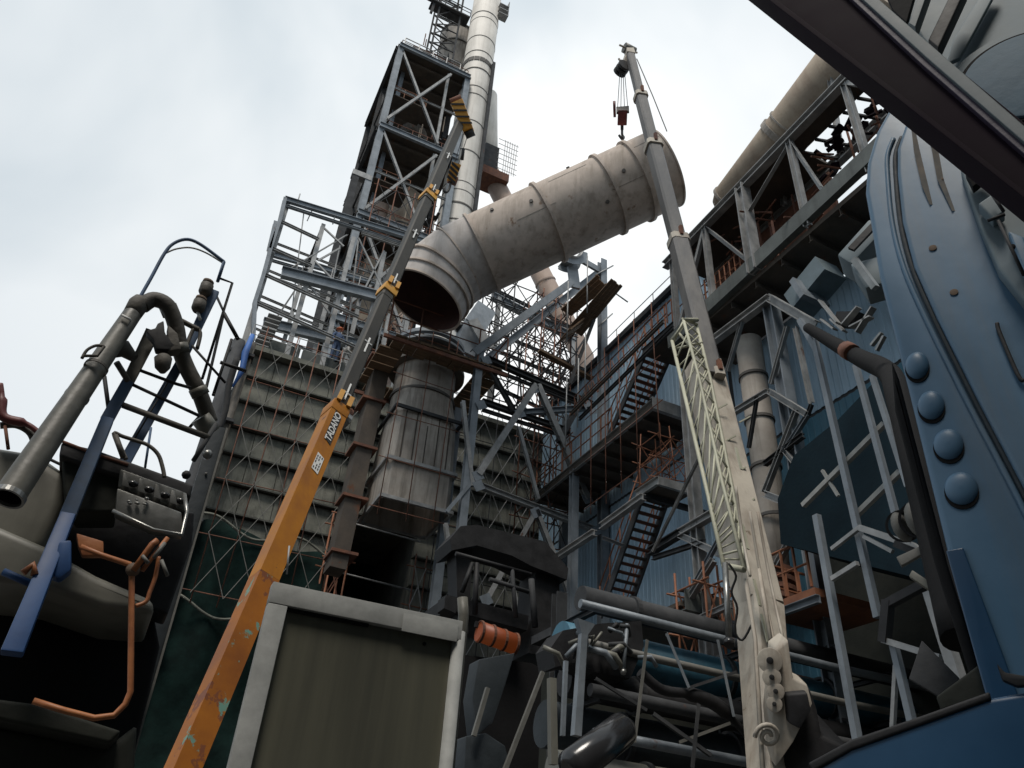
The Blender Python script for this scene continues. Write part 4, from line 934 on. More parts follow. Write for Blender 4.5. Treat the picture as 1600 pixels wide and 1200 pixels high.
for p, w_, q_ in ((at(1123, 584, d=17.6), 17, P4 - BP[3]), (BP[3], 30, dd(3)), (BP[4], 26, dd(4)), (BP[5], 20, dd(5))):
    ax_ = q_.normalized() * (1 if q_.z > 0 else -1); hh = chint(p, ax_, 30); wv = pw(p, w_)
    MB().taper(p - ax_ * .12, p + ax_ * .12, wv, wv, wv, wv, hh, .14).build('collar', 'cream', t)
    u_, v_ = perp(ax_, hh)
    for s_ in (-1, 1): MB().beam(p + v_ * s_ * wv * .5, p + v_ * s_ * wv * .62 + ax_ * .3, .09, .09, 'box').build('guide_pad', 'rust', t)
# tie lines on the right side
tub(t, 'side_rope', [at(1042, 205, d=28), at(1020, 150, d=30), at(995, 92, d=32.8)], .02, 'cable', 5)
# head
ht = BP[6]; ax_ = dd(5)
MB().taper(ht - ax_ * .2, ht + ax_ * .35, .34, .34, .3, .3, chint(ht, ax_, 30)).build('head_plate', 'cream', t, .02)
MB().tube([ht + ax_ * .35 + V((-.22, 0, 0)), ht + ax_ * .35 + V((.25, 0, 0))], .2, 16).build('sheave', 'pipegrey', t)
MB().tube([ht + ax_ * .2 + V((-.45, 0, .1)), ht + ax_ * .35 + V((.4, 0, .1))], .04, 8).build('sheave_pin', 'cream', t)
s0 = at(974, 108, d=32.4)
MB().taper(ht + ax_ * .2, s0, .2, .25, .25, .3).build('nose_plate', 'cream', t, .02)
for k in range(3): MB().tube([s0 + V((-.05, -.2 + .16 * k, 0)), s0 + V((-.05, -.1 + .16 * k, 0))], .26, 16).build('sheave', 'stripeblack', t)
MB().beam(s0 + V((-.05, 0, .3)), s0 + V((-.2, 0, .55)), .06, .06, 'box').build('rope_guard', 'cream', t)
# stowed lattice jib
jb = lambda px, py, f_: at(px, py, d=19.2 - (py - 500) * .0138 + f_)
La = [jb(1050, 532, -1.0), jb(1107, 777, -1.0), jb(1131, 884, -1.0)]; Lm = [jb(1068, 500, -1.3), jb(1093, 593, -1.3), jb(1127, 747, -1.3), jb(1163, 890, -1.3)]; Lr = [jb(1088, 507, -.9), jb(1110, 593, -1.0), jb(1141, 747, -1.0), jb(1166, 884, -1.0)]
jt = thing('lattice_jib', Lm[-1], 'cream lattice jib stowed along the left side of the right crane boom', 'crane jib')
for l_, r_ in ((La, .038), (Lm, .034), (Lr, .038)): tub(jt, 'chord', l_, r_, 'jib', 8)
def lerpp(l_, q):
    n = len(l_) - 1; i = min(int(q * n), n - 1); return l_[i].lerp(l_[i + 1], q * n - i)
for k in range(15):
    q = k / 14; tub(jt, 'rung', [lerpp(La, q), lerpp(Lm, min(1, q + .01))], .02, 'jib', 6)
    if k < 14:
        tub(jt, 'lacing', [lerpp(Lm, q), lerpp(Lr, (k + 1) / 14)], .02, 'jib', 6); tub(jt, 'lacing', [lerpp(Lr, q), lerpp(Lm, (k + 1) / 14)], .018, 'jib', 6)
        tub(jt, 'lacing', [lerpp(La, q + .01), lerpp(La, q + .03), lerpp(Lr, q + .05)], .016, 'jib', 6)
tub(jt, 'end_bar', [La[0], jb(1070, 505, -1), Lm[0], jb(1090, 500, -1)], .05, 'jib', 8); tub(jt, 'end_bar', [La[-1], Lm[-1]], .05, 'jib', 8)
for a, b2 in (((1090, 507), (1065, 498)), ((1052, 535), (1068, 502)), ((1056, 545), (1098, 535)), ((1060, 520), (1095, 560))): tub(jt, 'end_brace', [jb(*a, -1), jb(*b2, -1)], .03, 'jib', 6)
# brackets, steps and cables on the base section
for px in ((1119, 640), (1132, 690), (1147, 740), (1160, 790), (1155, 660)):
    p = at(*px, d=16.8 - (px[1] - 600) * .0105); MB().beam(p, p + V((.22, -.1, .16)), .03, .03, 'box').build('step_bracket', 'jib', t)
pp = [at(x, y, d=12.4) for x, y in ((1138, 880), (1150, 900), (1143, 925), (1152, 950), (1148, 985), (1160, 1000), (1175, 975))]
tub(t, 'hydraulic_hose', smoothpts(pp, 4), .018, 'stripeblack', 6)
tt = thing('support_prop', at(1140, 1005, d=11.8), 'thin shiny hydraulic prop with a black foot beside the cream boom', 'hydraulic prop')
tub(tt, 'rod', [at(1133, 880, d=12.3), at(1139, 1002, d=11.8)], .045, 'tray', 10)
tub(tt, 'foot', [at(1139, 1000, d=11.8), at(1139, 1008, d=11.75)], .075, 'blackgloss', 12)
# carved foot plates near the base
def disc(c, n_, r, th, m_, parent, name='disc', hole=0, seg=24):
    n_ = n_.normalized(); o = MB().tube([c - n_ * th / 2, c + n_ * th / 2], r, seg, smooth=False).build(name, m_, parent, min(.012, th * .3))
    return o
tc_ = CAM - BP[1]
f0 = 11.25
for px, r_, in (((1203, 1032), .16), ((1206, 1058), .12), ((1212, 1080), .11), ((1210, 1100), .10)):
    p = at(*px, d=f0); o = disc(p, CAM - p, r_, .14, 'cream', t, 'pivot_boss'); disc(p + (CAM - p).normalized() * .085, CAM - p, r_ * .28, .04, 'stripeblack', o, 'bolt_hole')
sp = []
for k in range(26):
    q = k * .38; r_ = .035 + .0052 * k; sp.append(at(1200, 1150, d=f0 - .05) + (ROT @ V((r_ * math.cos(q), r_ * math.sin(q), 0))))
tub(t, 'curled_bracket', sp, .03, 'cream', 8)
MB().prism([at(x, y, d=f0 + .1) for x, y in ((1213, 1015), (1232, 1000), (1240, 1060), (1262, 1070), (1270, 1100), (1240, 1160), (1212, 1200), (1205, 1120))], (ROT @ V((0, 0, -.35)))).build('hinge_plate', 'cream', t, .03)
MB().prism([at(x, y, d=f0 + .02) for x, y in ((1228, 1085), (1262, 1082), (1268, 1110), (1250, 1140), (1232, 1130))], (ROT @ V((0, 0, -.35)))).build('hinge_cover', 'black', t, .03)
tub(t, 'edge_rail', [at(1165, 905, d=12.6), at(1180, 1000, d=12.1), at(1192, 1210, d=11.1)], .03, 'cream', 8)
tub(t, 'edge_rail', [at(1186, 890, d=12.8), at(1204, 1000, d=12.0)], .03, 'cream', 8)
for x0_, y0_, x1_, y1_ in ((1172, 800, 1212, 1015), (1184, 800, 1224, 1000), (1150, 760, 1172, 900), (1196, 1000, 1204, 1200)):
    MB().tube(smoothpts([at(x0_, y0_, d=13.6 - (y0_ - 880) * -.004 - .1), at((x0_ + x1_) / 2 - 2, (y0_ + y1_) / 2, d=12.75), at(x1_, y1_, d=12.0)], 4), .022, 8).build('stiffening_rib', 'cream', t)
for x0_, y0_ in ((1160, 820), (1178, 905), (1190, 960), (1150, 700)):
    p = at(x0_, y0_, d=12.9); MB().beam(p, p + (BP[1] - BP[2]).normalized() * .5, .05, .02, 'box').build('wear_plate', 'jib', t)
# engine mass beside the crane foot
tt = thing('crane_engine_cover', at(1275, 1150, d=11.5), 'black machinery cover right of the foot of the cream boom', 'machinery')
MB().prism([at(x, y, d=11.6) for x, y in ((1238, 1080), (1266, 1075), (1278, 1110), (1285, 1150), (1330, 1170), (1330, 1250), (1225, 1250), (1232, 1150))], (ROT @ V((0, 0, -1.2)))).build('cover', 'black', tt, .05)
# hook block
t2 = thing('right_hook_block', at(972, 190, d=30), 'dark red hook block on ropes just above the hanging duct', 'hook block')
TL = TOPLUG; hp = at(972, 216, d=(TL - CAM).length)
def hz(py): return hp + V((0, 0, (at(972, py, d=(hp - CAM).length).z - hp.z)))
DH = (hp - CAM).length; z1, z2 = at(972, 196, d=DH), at(973, 172, d=DH)
kx = V(perp(CAM - hp)[0])
MB().beam(z1, z2, .36, .3, 'box', CAM - hp).build('block_body', 'hookred', t2, .03)
MB().beam(z2 - kx * .24, z2 + kx * .24, .12, .3, 'box').build('block_head', 'stripeblack', t2)
MB().tube([z2 - kx * .36 + V((0, 0, .1)), z2 - kx * .26 + V((0, 0, .1))], .3, 18).build('sheave', 'hookred', t2)
HB = at(972, 203, d=DH)
tub(t2, 'shank', [z1, HB], .06, 'stripeblack', 8)
hkk = HB; MB().tube(smoothpts([hkk, hkk - V((0, 0, .3)), hp + V((.08, 0, .1)), hp - V((0, 0, .05)), hp + V((-.14, 0, .1))], 5), .05, 8).build('hook', 'cable', t2)
for k, dx in enumerate((-.2, -.07, .07, .2)): tub(t2, 'rope', [z2 + kx * dx, s0 + V((-.05 + dx * .5, 0, -.1))], .014, 'cable', 5)

# ================================================================ WORKERS
def person(foot, h, yaw, label, shirt, pants, hat, lean=0, arm=0):
    f = V(foot); s = h / 1.75; rz = Matrix.Rotation(yaw, 3, 'Z')
    J = dict(pel=(0, 0, .95), ch=(0, -lean * .3, 1.3), nk=(0, -lean * .45, 1.5), hd=(0, -lean * .5, 1.62), tp=(0, -lean * .52, 1.72),
             ls=(.19, -lean * .4, 1.43), le=(.27, -lean * .5 - .05, 1.17), lh=(.22, -lean * .7 - .3 * arm - .08, .98 + .2 * arm), lf=(.2, -lean * .7 - .38 * arm - .1, .9 + .24 * arm),
             rs=(-.19, -lean * .4, 1.43), re=(-.28, -lean * .4 - .02, 1.17), rh=(-.25, -lean * .5 - .2 * arm, .93 + .1 * arm), rf=(-.25, -lean * .5 - .26 * arm, .85 + .12 * arm),
             lhp=(.1, 0, .9), lk=(.12, -.03, .5), la=(.12, .02, .09), lt=(.13, -.17, .04), rhp=(-.1, 0, .9), rk=(-.13, -.06, .5), ra=(-.14, .0, .09), rt=(-.15, -.17, .04))
    rad = dict(pel=.14, ch=.15, nk=.06, hd=.095, tp=.07, ls=.07, le=.05, lh=.04, lf=.03, rs=.07, re=.05, rh=.04, rf=.03, lhp=.1, lk=.07, la=.05, lt=.04, rhp=.1, rk=.07, ra=.05, rt=.04)
    ks = list(J); E = ['pel-ch', 'ch-nk', 'nk-hd', 'hd-tp', 'ch-ls', 'ls-le', 'le-lh', 'lh-lf', 'ch-rs', 'rs-re', 're-rh', 'rh-rf', 'pel-lhp', 'lhp-lk', 'lk-la', 'la-lt', 'pel-rhp', 'rhp-rk', 'rk-ra', 'ra-rt']
    me = bpy.data.meshes.new('person'); me.from_pydata([rz @ V(J[k]) * s for k in ks], [(ks.index(e_.split('-')[0]), ks.index(e_.split('-')[1])) for e_ in E], [])
    tmp = bpy.data.objects.new('tmp', me); col.objects.link(tmp)
    md = tmp.modifiers.new('skin', 'SKIN'); 
    for i, k in enumerate(ks): me.skin_vertices[0].data[i].radius = (rad[k] * s, rad[k] * s)
    me.skin_vertices[0].data[0].use_root = True
    sb = tmp.modifiers.new('sub', 'SUBSURF'); sb.levels = 2; sb.render_levels = 2
    dg = bpy.context.evaluated_depsgraph_get(); m2 = bpy.data.meshes.new_from_object(tmp.evaluated_get(dg)); bpy.data.objects.remove(tmp)
    m2.name = 'person'; m2.materials.clear()
    for k in (shirt, pants, 'skin', 'rub'): m2.materials.append(M[k])
    for p in m2.polygons:
        z = p.center.z / s; x_ = abs((rz.inverted() @ p.center).x) / s; p.use_smooth = True
        p.material_index = 2 if z > 1.5 or (x_ > .17 and z < 1.0 and z > .8) else (0 if z > .97 else (3 if z < .1 else 1))
    o = bpy.data.objects.new('person', m2); col.objects.link(o); o.location = f; tag(o, label, 'person', 'workers on the roof')
    hb_ = MB(); c_ = f + rz @ V((0, -lean * .52, 1.70)) * s
    hb_.ball(c_, .125 * s, (1, 1.1, .85), 14); hb_.tube([c_ - V((0, 0, .02)), c_ - V((0, 0, .0))], .16 * s, 14)
    hb_.build('helmet', hat, o)
    return o
pf = at(523, 548, y=28.4); person((pf.x, 28.3, 20.95), 1.85, .4, 'worker in blue overalls and orange helmet standing at the roof railing', 'cloth', 'cloth', 'helmet', 0, .6)
pf = at(536, 548, y=28.4); person((pf.x, 28.9, 20.8), 1.75, 1.4, 'worker in black trousers and pale shirt leaning beside the blue one', 'cloth3', 'cloth2', 'hair', .7, 1)
pf = at(579, 570, y=28.4); person((pf.x + .05, 28.4, 20.3), 1.75, -.3, 'worker in violet shirt right of the yellow crane boom', 'purplec', 'cloth3', 'hair', .15, .5)

# ================================================================ FOREGROUND PANEL (equipment cabinet)
t = thing('equipment_cabinet', (1.2, 4.5, 2), 'pale grey framed cabinet with a dusty olive panel in the foreground', 'cabinet')
Y = 4.5
TLc, TRc, BLc, BRc = at(435, 893, y=Y), at(722, 1000, y=Y), at(372, 1215, y=Y), at(700, 1215, y=Y)
xl, xr, zt = .585, 1.80, 3.17
MB().box(xl, Y - .03, zt - .12, xr - .03, Y + .05, zt).build('top_rail', 'frame', t, .006)
MB().box(xl, Y - .028, .4, xl + .11, Y + .048, zt - .122).build('left_rail', 'frame', t, .006)
MB().tube([(xr - .035, Y + .01, .4), (xr - .035, Y + .01, zt - .06)], .04, 14).build('right_rail', 'frame', t)
MB().box(xr - .42, Y - .036, zt - .135, xr - .06, Y - .0301, zt - .03).build('cover_strip', 'frame', t, .002)
MB().box(xl + .112, Y + .02, .4, xr - .075, Y + .045, zt - .122).build('panel', 'glassolive', t)
MB().box(xl + .02, Y + .051, .3, xr - .02, Y + .22, zt - .04).build('body', 'oliveb2', t, .02)
MB().ball((xr - .25, Y + .015, zt - .17), .012, n=8).build('rivet', 'rub', t)
MB().box(xl + .11, Y - .001, zt - .14, xl + .6, Y + .019, zt - .123).build('rubber_seal', 'rub', t)
MB().tube([(xr + .02, Y + .1, .4), (xr + .02, Y + .1, 3.25), (xr + .0, Y + .1, 3.36)], .035, 12).build('corner_tube', 'pipegrey', t)
tub(t, 'antenna_stub', [at(452, 853, y=Y + .1), at(448, 897, y=Y + .1)], .006, 'galv', 8)

# ================================================================ LEFT MACHINE (cab roof, ladder, pipes)
t = thing('left_machine_body', (-.6, 5.2, 2), 'dark olive machine body with a black opening at lower left', 'machine')
def pol(name, pts, y, th, m_, bev=.03): return MB().prism([at(px, py, y=y) for px, py in pts], (0, th, 0)).build(name, m_, t, bev, 3)
pol('hood', [(-60, 660), (0, 697), (60, 706), (112, 742), (104, 790), (66, 862), (-60, 880)], 5.2, 1.2, 'oliveb', .08)
pol('lower_hood', [(-60, 815), (0, 822), (70, 852), (150, 898), (238, 935), (243, 958), (160, 950), (60, 915), (-60, 900)], 5.0, .8, 'oliveb', .05)
pol('top_rail', [(96, 690), (150, 702), (302, 757), (298, 778), (140, 730), (92, 712)], 5.0, .5, 'black', .02)
pol('side_panel', [(96, 702), (190, 738), (182, 800), (120, 800), (100, 770)], 5.05, .3, 'oliveb2', .02)
pol('inner_wall', [(-60, 880), (80, 905), (240, 955), (250, 1010), (210, 1180), (-60, 1100)], 5.9, .4, 'rub', .03)
pol('engine_wall', [(96, 780), (304, 800), (300, 850), (262, 960), (92, 905)], 5.6, .3, 'black', .02)
pol('belly_plate', [(-60, 1085), (60, 1100), (190, 1142), (172, 1162), (-60, 1112)], 5.0, .6, 'oliveb2', .02)
pol('lower_skirt', [(-60, 1125), (170, 1165), (215, 1130), (205, 1290), (-60, 1290)], 5.3, .6, 'oliveb2', .05)
# tray with four arched ribs
tt = thing('ribbed_tray', at(235, 790, y=4.9), 'shiny ribbed metal tray mounted on the lower left machine', 'tray')
def pol2(name, pts, y, th, m_, bev=.01, T=None): return MB().prism([at(px, py, y=y) for px, py in pts], (0, th, 0)).build(name, m_, T or tt, bev, 2)
pol2('floor_plate', [(183, 762), (284, 800), (286, 834), (240, 826), (180, 800)], 4.85, .12, 'tray', .012)
pol2('back_plate', [(188, 732), (292, 770), (288, 798), (184, 760)], 4.98, .04, 'tray', .01)
for k in range(4):
    x, y = 196 + 25 * k, 748 + 9 * k
    pol2('rib', [(x - 3, y - 10), (x + 2, y - 8), (x + 6, y + 14), (x - 6, y + 10)], 4.84, .13, 'tray', .004)
    MB().ball(at(x + 12, y + 8, y=4.95), .03, (1.1, .8, .7), 12).build('socket', 'blackgloss', tt)
for k in range(9):
    p = at(198 + random.uniform(0, 32), 778 + random.uniform(0, 14), y=4.83); MB().ball(p, random.uniform(.008, .016), (1, 1, .7), 8).build('bolt', 'tray', tt)
MB().tube([at(176, 798, y=4.82), at(240, 828, y=4.8), at(284, 836, y=4.82), at(292, 800, y=4.85), at(288, 772, y=4.9)], .013, 8).build('rim_tube', 'tray', tt)
# blue lever post
tt = thing('blue_post', at(60, 900, y=4.7), 'bright blue lower post with worn rail above it on the left machine', 'post')
MB().taper(at(18, 1022, y=4.6), at(106, 805, y=4.85), .10, .06, .08, .06).build('lower_post', 'bluegl', tt, .01)
MB().taper(at(105, 808, y=4.86), at(168, 655, y=5.0), .085, .06, .075, .06).build('upper_post', 'bluerail', tt, .01)
MB().prism([at(x, y, y=4.74) for x, y in ((92, 845), (112, 842), (112, 890), (92, 905), (78, 898))], (0, .1, 0)).build('bracket', 'bluegl', tt, .02)
tub(tt, 'tie_bar', [at(5, 893, y=4.8), at(48, 912, y=4.8)], .02, 'bluegl', 8)
MB().tube([at(36, 895, y=4.7), at(52, 882, y=4.7), at(54, 898, y=4.7)], .02, 6).build('clip', 'hosorange', tt)
# ladder frame
tt = thing('machine_ladder', at(220, 700, y=5.2), 'blue-grey ladder frame with dark rungs rising from the left machine', 'ladder')
def st(name, pts, r, m_, y=5.1, n=8, sm_=0): pp = [at(a, b__, y=y) for a, b__ in pts]; return tub(tt, name, smoothpts(pp, 5) if sm_ else pp, r, m_, n)
MB().taper(at(166, 658, y=5.1), at(200, 597, y=5.1), .075, .05, .07, .05).build('stile', 'bluerail', tt); MB().taper(at(200, 597, y=5.1), at(238, 520, y=5.1), .07, .05, .09, .07).build('stile', 'pipegrey', tt)
MB().taper(at(195, 722, y=5.2), at(283, 565, y=5.2), .07, .05, .06, .05).build('stile', 'bluerail', tt); MB().taper(at(283, 565, y=5.2), at(335, 455, y=5.2), .06, .05, .075, .05).build('stile', 'bluerail', tt, .01)
st('rung', [(192, 633), (327, 684)], .022, 'hose'); st('rung', [(205, 600), (312, 650)], .012, 'black'); st('rung', [(217, 578), (276, 600), (298, 606)], .012, 'black')
st('thin_bar', [(210, 686), (262, 598)], .006, 'black'); st('thin_bar', [(236, 668), (226, 735)], .008, 'bluerail')
st('rail', [(341, 434), (363, 442), (316, 592)], .010, 'black'); st('rail', [(337, 460), (350, 488), (312, 650), (296, 668)], .011, 'steeldark', 5.3); st('rail', [(350, 490), (372, 530)], .016, 'black')
st('rail', [(362, 530), (333, 618)], .011, 'black'); st('rail', [(344, 566), (385, 580)], .014, 'black'); st('rail', [(300, 540), (352, 598)], .010, 'black')
st('drop_bar', [(163, 588), (172, 655)], .014, 'black'); st('curved_bar', [(258, 488), (300, 510), (310, 515)], .02, 'hose', 5.1, 8, 1); st('curved_bar', [(290, 545), (303, 513), (313, 520), (308, 545)], .014, 'hose', 5.1, 8, 1)
st('rail', [(302, 720), (318, 695), (338, 662)], .016, 'steeldark'); MB().ball(at(324, 710, y=5.05), .035, n=10).build('ball_joint', 'tray', tt); MB().ball(at(291, 742, y=5.05), .03, n=10).build('ball_joint', 'black', tt)
tt = thing('grab_arch', at(250, 420, y=5.1), 'tall thin arched grab rail at the top of the left machine ladder', 'handrail')
tub(tt, 'arch', smoothpts([at(a, b__, y=5.1) for a, b__ in ((212, 476), (235, 436), (257, 396), (272, 380), (293, 374), (315, 383), (350, 409))], 5) + [at(350, 409, y=5.1), at(340, 440, y=5.1)], .013, 'bluerail', 8)
tub(tt, 'inner_arch', smoothpts([at(a, b__, y=5.15) for a, b__ in ((258, 396), (275, 389), (298, 387), (322, 395), (350, 412))], 5), .007, 'galv', 6)
tt = thing('exhaust_pipe', at(20, 770, y=4.6), 'thick olive-grey open-ended pipe slanting across the left machine', 'pipe')
e0, e1_ = at(14, 776, y=4.55), at(206, 492, y=4.95)
MB().tube([e0, e0.lerp(e1_, .5), e1_], [.078, .068, .06], 24, caps=False).build('pipe', 'pipegrey', tt); MB().tube([e0 + (e1_ - e0) * .002, e0.lerp(e1_, .3)], [.066, .05], 24, caps=False).build('bore', 'rub', tt)
MB().ring(e0, e1_ - e0, .07, .03, .014, 28).build('lip', 'tray', tt)
MB().tube([e1_, at(216, 476, y=5.0), at(222, 470, y=5.0)], [.06, .068, .06], 20).build('sleeve', 'hose', tt)
MB().prism([at(x, y, y=4.85) for x, y in ((181, 510), (192, 490), (206, 496), (196, 516), (180, 524))], (0, .1, 0)).build('clamp_box', 'pipegrey', tt, .01)
tub(tt, 'white_clip', [at(190, 492, y=4.83), at(205, 500, y=4.83)], .008, 'white', 6)
for px in ((150, 575), (120, 620)): p = at(*px, y=4.76); MB().ring(p, e1_ - e0, .066, .02, .006, 24).build('clamp_band', 'hose', tt)
tt = thing('rubber_hose', at(270, 500, y=5.0), 'thick brown rubber hose arching over the left machine ladder', 'hose')
tub(tt, 'hose', smoothpts([at(a, b__, y=yy) for a, b__, yy in ((222, 478, 5.0), (240, 468, 5.0), (262, 478, 5.0), (275, 510, 5.05), (281, 545, 5.1), (292, 575, 5.15), (312, 615, 5.2), (328, 660, 5.3))], 6), .056, 'hose', 18)
for a, b__, a2, b2 in ((262, 478, 268, 492), (279, 538, 283, 552), (308, 606, 314, 618)): MB().tube([at(a, b__, y=5.08), at(a2, b2, y=5.1)], .063, 16).build('coupling', 'pipegrey', tt)
tub(tt, 'hose_end', [at(313, 652, y=5.25), at(330, 676, y=5.3)], .07, 'oliveb', 16)
tt = thing('work_lamp', at(255, 567, y=5.0), 'round dark work lamp hanging below the bracket in the ladder', 'lamp')
MB().tube([at(255, 556, y=5.0), at(255, 560, y=5.0), at(254, 574, y=5.0), at(254, 582, y=5.0)], [.04, .058, .05, .02], 18).build('lamp_shell', 'hose', tt)
tub(tt, 'cord', [at(257, 520, y=5.0), at(256, 556, y=5.0)], .006, 'black', 6)
tt = thing('lamp_bracket', at(240, 522, y=5.0), 'dark pronged bracket between the ladder and the brown hose', 'bracket')
MB().prism([at(x, y, y=4.95) for x, y in ((228, 516), (243, 512), (246, 505), (256, 500), (258, 520), (276, 540), (268, 546), (244, 545), (240, 530))], (0, .08, 0)).build('bracket_plate', 'black', tt, .012)
MB().prism([at(x, y, y=4.95) for x, y in ((262, 505), (278, 520), (284, 545), (262, 548))], (0, .1, 0)).build('housing', 'hose', tt, .02)
tt = thing('twin_beacon', at(318, 462, y=5.15), 'pair of small brown beacon lamps on top of the right ladder stile', 'lamp')
for (a, b__) in ((322, 452), (311, 478)):
    MB().tube([at(a - 4, b__ + 9, y=5.15), at(a - 2, b__ + 5, y=5.15), at(a + 2, b__ - 7, y=5.15), at(a + 3, b__ - 9, y=5.15)], [.03, .048, .048, .03], 14).build('lamp_body', 'hose', tt); 
    MB().tube([at(a + 2, b__ - 8, y=5.15), at(a + 4, b__ - 12, y=5.15)], .042, 14).build('lamp_cap', 'ruststain', tt)
tub(tt, 'stem', [at(309, 488, y=5.15), at(313, 500, y=5.15)], .012, 'white', 6)
tt = thing('round_mirror', at(145, 550, y=4.9), 'small half-round mirror frame on the slanting pipe', 'mirror')
tub(tt, 'mirror_rim', smoothpts([at(a, b__, y=4.7) for a, b__ in ((128, 560), (136, 547), (150, 540), (163, 541))], 4) + [at(163, 541, y=4.7), at(152, 556, y=4.7), at(130, 556, y=4.7)], .010, 'hose', 8)
MB().tube([at(175, 548, y=4.95), at(195, 545, y=5.0), at(210, 560, y=5.0)], [.05, .06, .03], 16).build('mount', 'hose', tt); tub(tt, 'strut', [at(182, 566, y=4.95), at(200, 595, y=5.05)], .02, 'hose', 8)
tt = thing('tube_handle', at(220, 690, y=4.9), 'bent brown tube handle on top of the left machine', 'handle')
tub(tt, 'tube', smoothpts([at(a, b__, y=4.9) for a, b__ in ((197, 718), (189, 700), (178, 677), (192, 682), (214, 689), (232, 696), (247, 710), (254, 730), (257, 746))], 5), .013, 'hose', 8)
tub(tt, 'tube', [at(180, 680, y=4.9), at(193, 715, y=4.9)], .018, 'hose', 8)
tt = thing('horizontal_rod', at(110, 700, y=4.8), 'thin rusty rod running behind the slanting pipe', 'rod')
tub(tt, 'rod', [at(72, 680, y=5.0), at(145, 708, y=5.0), at(200, 726, y=5.0)], .010, 'rust', 8); tub(tt, 'rod', [at(72, 715, y=5.2), at(125, 740, y=5.2)], .010, 'black', 8)
tt = thing('red_loop_handle', at(15, 665, y=5.1), 'faded red loop handle at the far left edge above the hood', 'handle')
tub(tt, 'tube', smoothpts([at(a, b__, y=5.1) for a, b__ in ((0, 600), (3, 625), (2, 645), (12, 655), (40, 662), (60, 676), (66, 690))], 5), [.018] * 5 + [.03] * 15 + [.018] * 11, 'hookred', 10)
tub(tt, 'tube', smoothpts([at(a, b__, y=5.15) for a, b__ in ((0, 665), (25, 664), (45, 674), (53, 690), (52, 706))], 5), .022, 'hose', 10); tub(tt, 'prop', [at(8, 665, y=5.1), at(13, 702, y=5.1)], .010, 'rust', 6)
# orange pipe handle
tt = thing('orange_pipe', at(204, 1000, y=4.7), 'bent orange pipe hanging in the black opening of the left machine', 'pipe')
O = lambda pts, y=4.75, s_=1: smoothpts([at(a, b__, y=y) for a, b__ in pts], 5) if s_ else [at(a, b__, y=y) for a, b__ in pts]
tub(tt, 'tube', O([(126, 854), (160, 868), (203, 882), (206, 890), (205, 980), (204, 1080), (196, 1100), (178, 1118), (147, 1122), (100, 1110), (52, 1095)], 4.75, 0), .016, 'hosorange', 12)
tub(tt, 'tube', O([(208, 892), (238, 850), (246, 844)], 4.72, 0), .018, 'hosorange', 10); tub(tt, 'tube', O([(248, 870), (243, 900), (234, 925), (228, 940), (212, 947)]), .012, 'hosorange', 10)
tub(tt, 'tube', O([(222, 892), (240, 868), (262, 840)], 4.74, 0), .013, 'hosorange', 10)
MB().prism([at(x, y, y=4.74) for x, y in ((119, 832), (162, 845), (162, 868), (128, 868), (122, 852))], (0, .06, 0)).build('end_box', 'hosorange', tt, .012)
MB().ball(at(208, 890, y=4.74), .04, (1, .8, 1), 12).build('joint', 'ruststain', tt)
for a, b__ in (((240, 872), (258, 848)), ((232, 880), (222, 868)), ((252, 875), (262, 900))): tub(tt, 'strap', [at(*a, y=4.7), at(*b__, y=4.7)], .011, 'postedge', 6)
# slate post
tt = thing('slate_post', at(260, 950, y=6.5), 'long dark slate post with a pale edge between machine and facade', 'post')
p0, p1 = at(178, 1225, y=6.5), at(341, 670, y=6.5)
MB().beam(p0, p1, .12, .10, 'box').build('post_core', 'post', tt, .008)
s_, u_ = perp(p1 - p0); MB().beam(p0 + V((.068, -.02, 0)), p1 + V((.068, -.02, 0)), .016, .09, 'box').build('pale_edge', 'postedge', tt)
tub(tt, 'cap_hose', smoothpts([at(a, b__, y=6.6) for a, b__ in ((341, 672), (352, 640), (358, 600), (370, 560))], 4), .03, 'steeldark', 8)
for px in ((322, 740), (300, 820), (268, 920), (238, 1020), (210, 1120)): MB().ball(at(*px, y=6.44), .012, n=8).build('bolt', 'postedge', tt)

# ================================================================ RIGHT BLUE MACHINE
t = thing('blue_machine', (3, 2.2, 1.5), 'large blue-grey machine column with oval bosses filling the right edge', 'machine')
N1 = 3.4
def pb2(name, pts, n, th, m_, bev=.02, T=None, seg=3): return MB().prism([at(px, py, n=n) for px, py in pts], NRM * th).build(name, m_, T or t, bev, seg)
pb2('column_plate', [(1396, 158), (1370, 205), (1355, 255), (1352, 300), (1360, 345), (1374, 430), (1420, 610), (1478, 850), (1540, 1080), (1552, 1300), (1900, 1300), (1900, 380), (1700, 300), (1560, 230), (1460, 140)], N1, .22, 'bluem', .025)
pb2('raised_panel', [(1416, 190), (1402, 232), (1402, 270), (1410, 345), (1428, 415), (1462, 492), (1530, 628), (1602, 765), (1760, 1080), (1900, 1100), (1900, 380), (1700, 300), (1560, 230), (1465, 150)], N1 - .045, .043, 'bluem', .02)
0 and pb2('ridge', [(1374, 300), (1386, 330), (1404, 420), (1438, 545), (1500, 790), (1555, 1010), (1575, 1100), (1560, 1100), (1538, 1010), (1480, 790), (1420, 555), (1390, 430), (1376, 345)], N1 - .02, .019, 'bluem', .008)
gp = [(1409, 215), (1400, 240), (1400, 272), (1407, 345), (1425, 416), (1459, 494), (1527, 630), (1599, 767), (1757, 1082)]
gl = smoothpts([at(a, b__, n=N1 - .01) for a, b__ in gp], 4)
MB().tube(gl, .014, 10).build('groove_shade_line', 'post', t)  # slate tube painted in as the shade of the panel groove
gl2 = smoothpts([at(a - 13, b__ + 2, n=N1 - .002) for a, b__ in gp], 4)
MB().tube(gl2, .013, 10).build('rolled_edge', 'bluem', t)
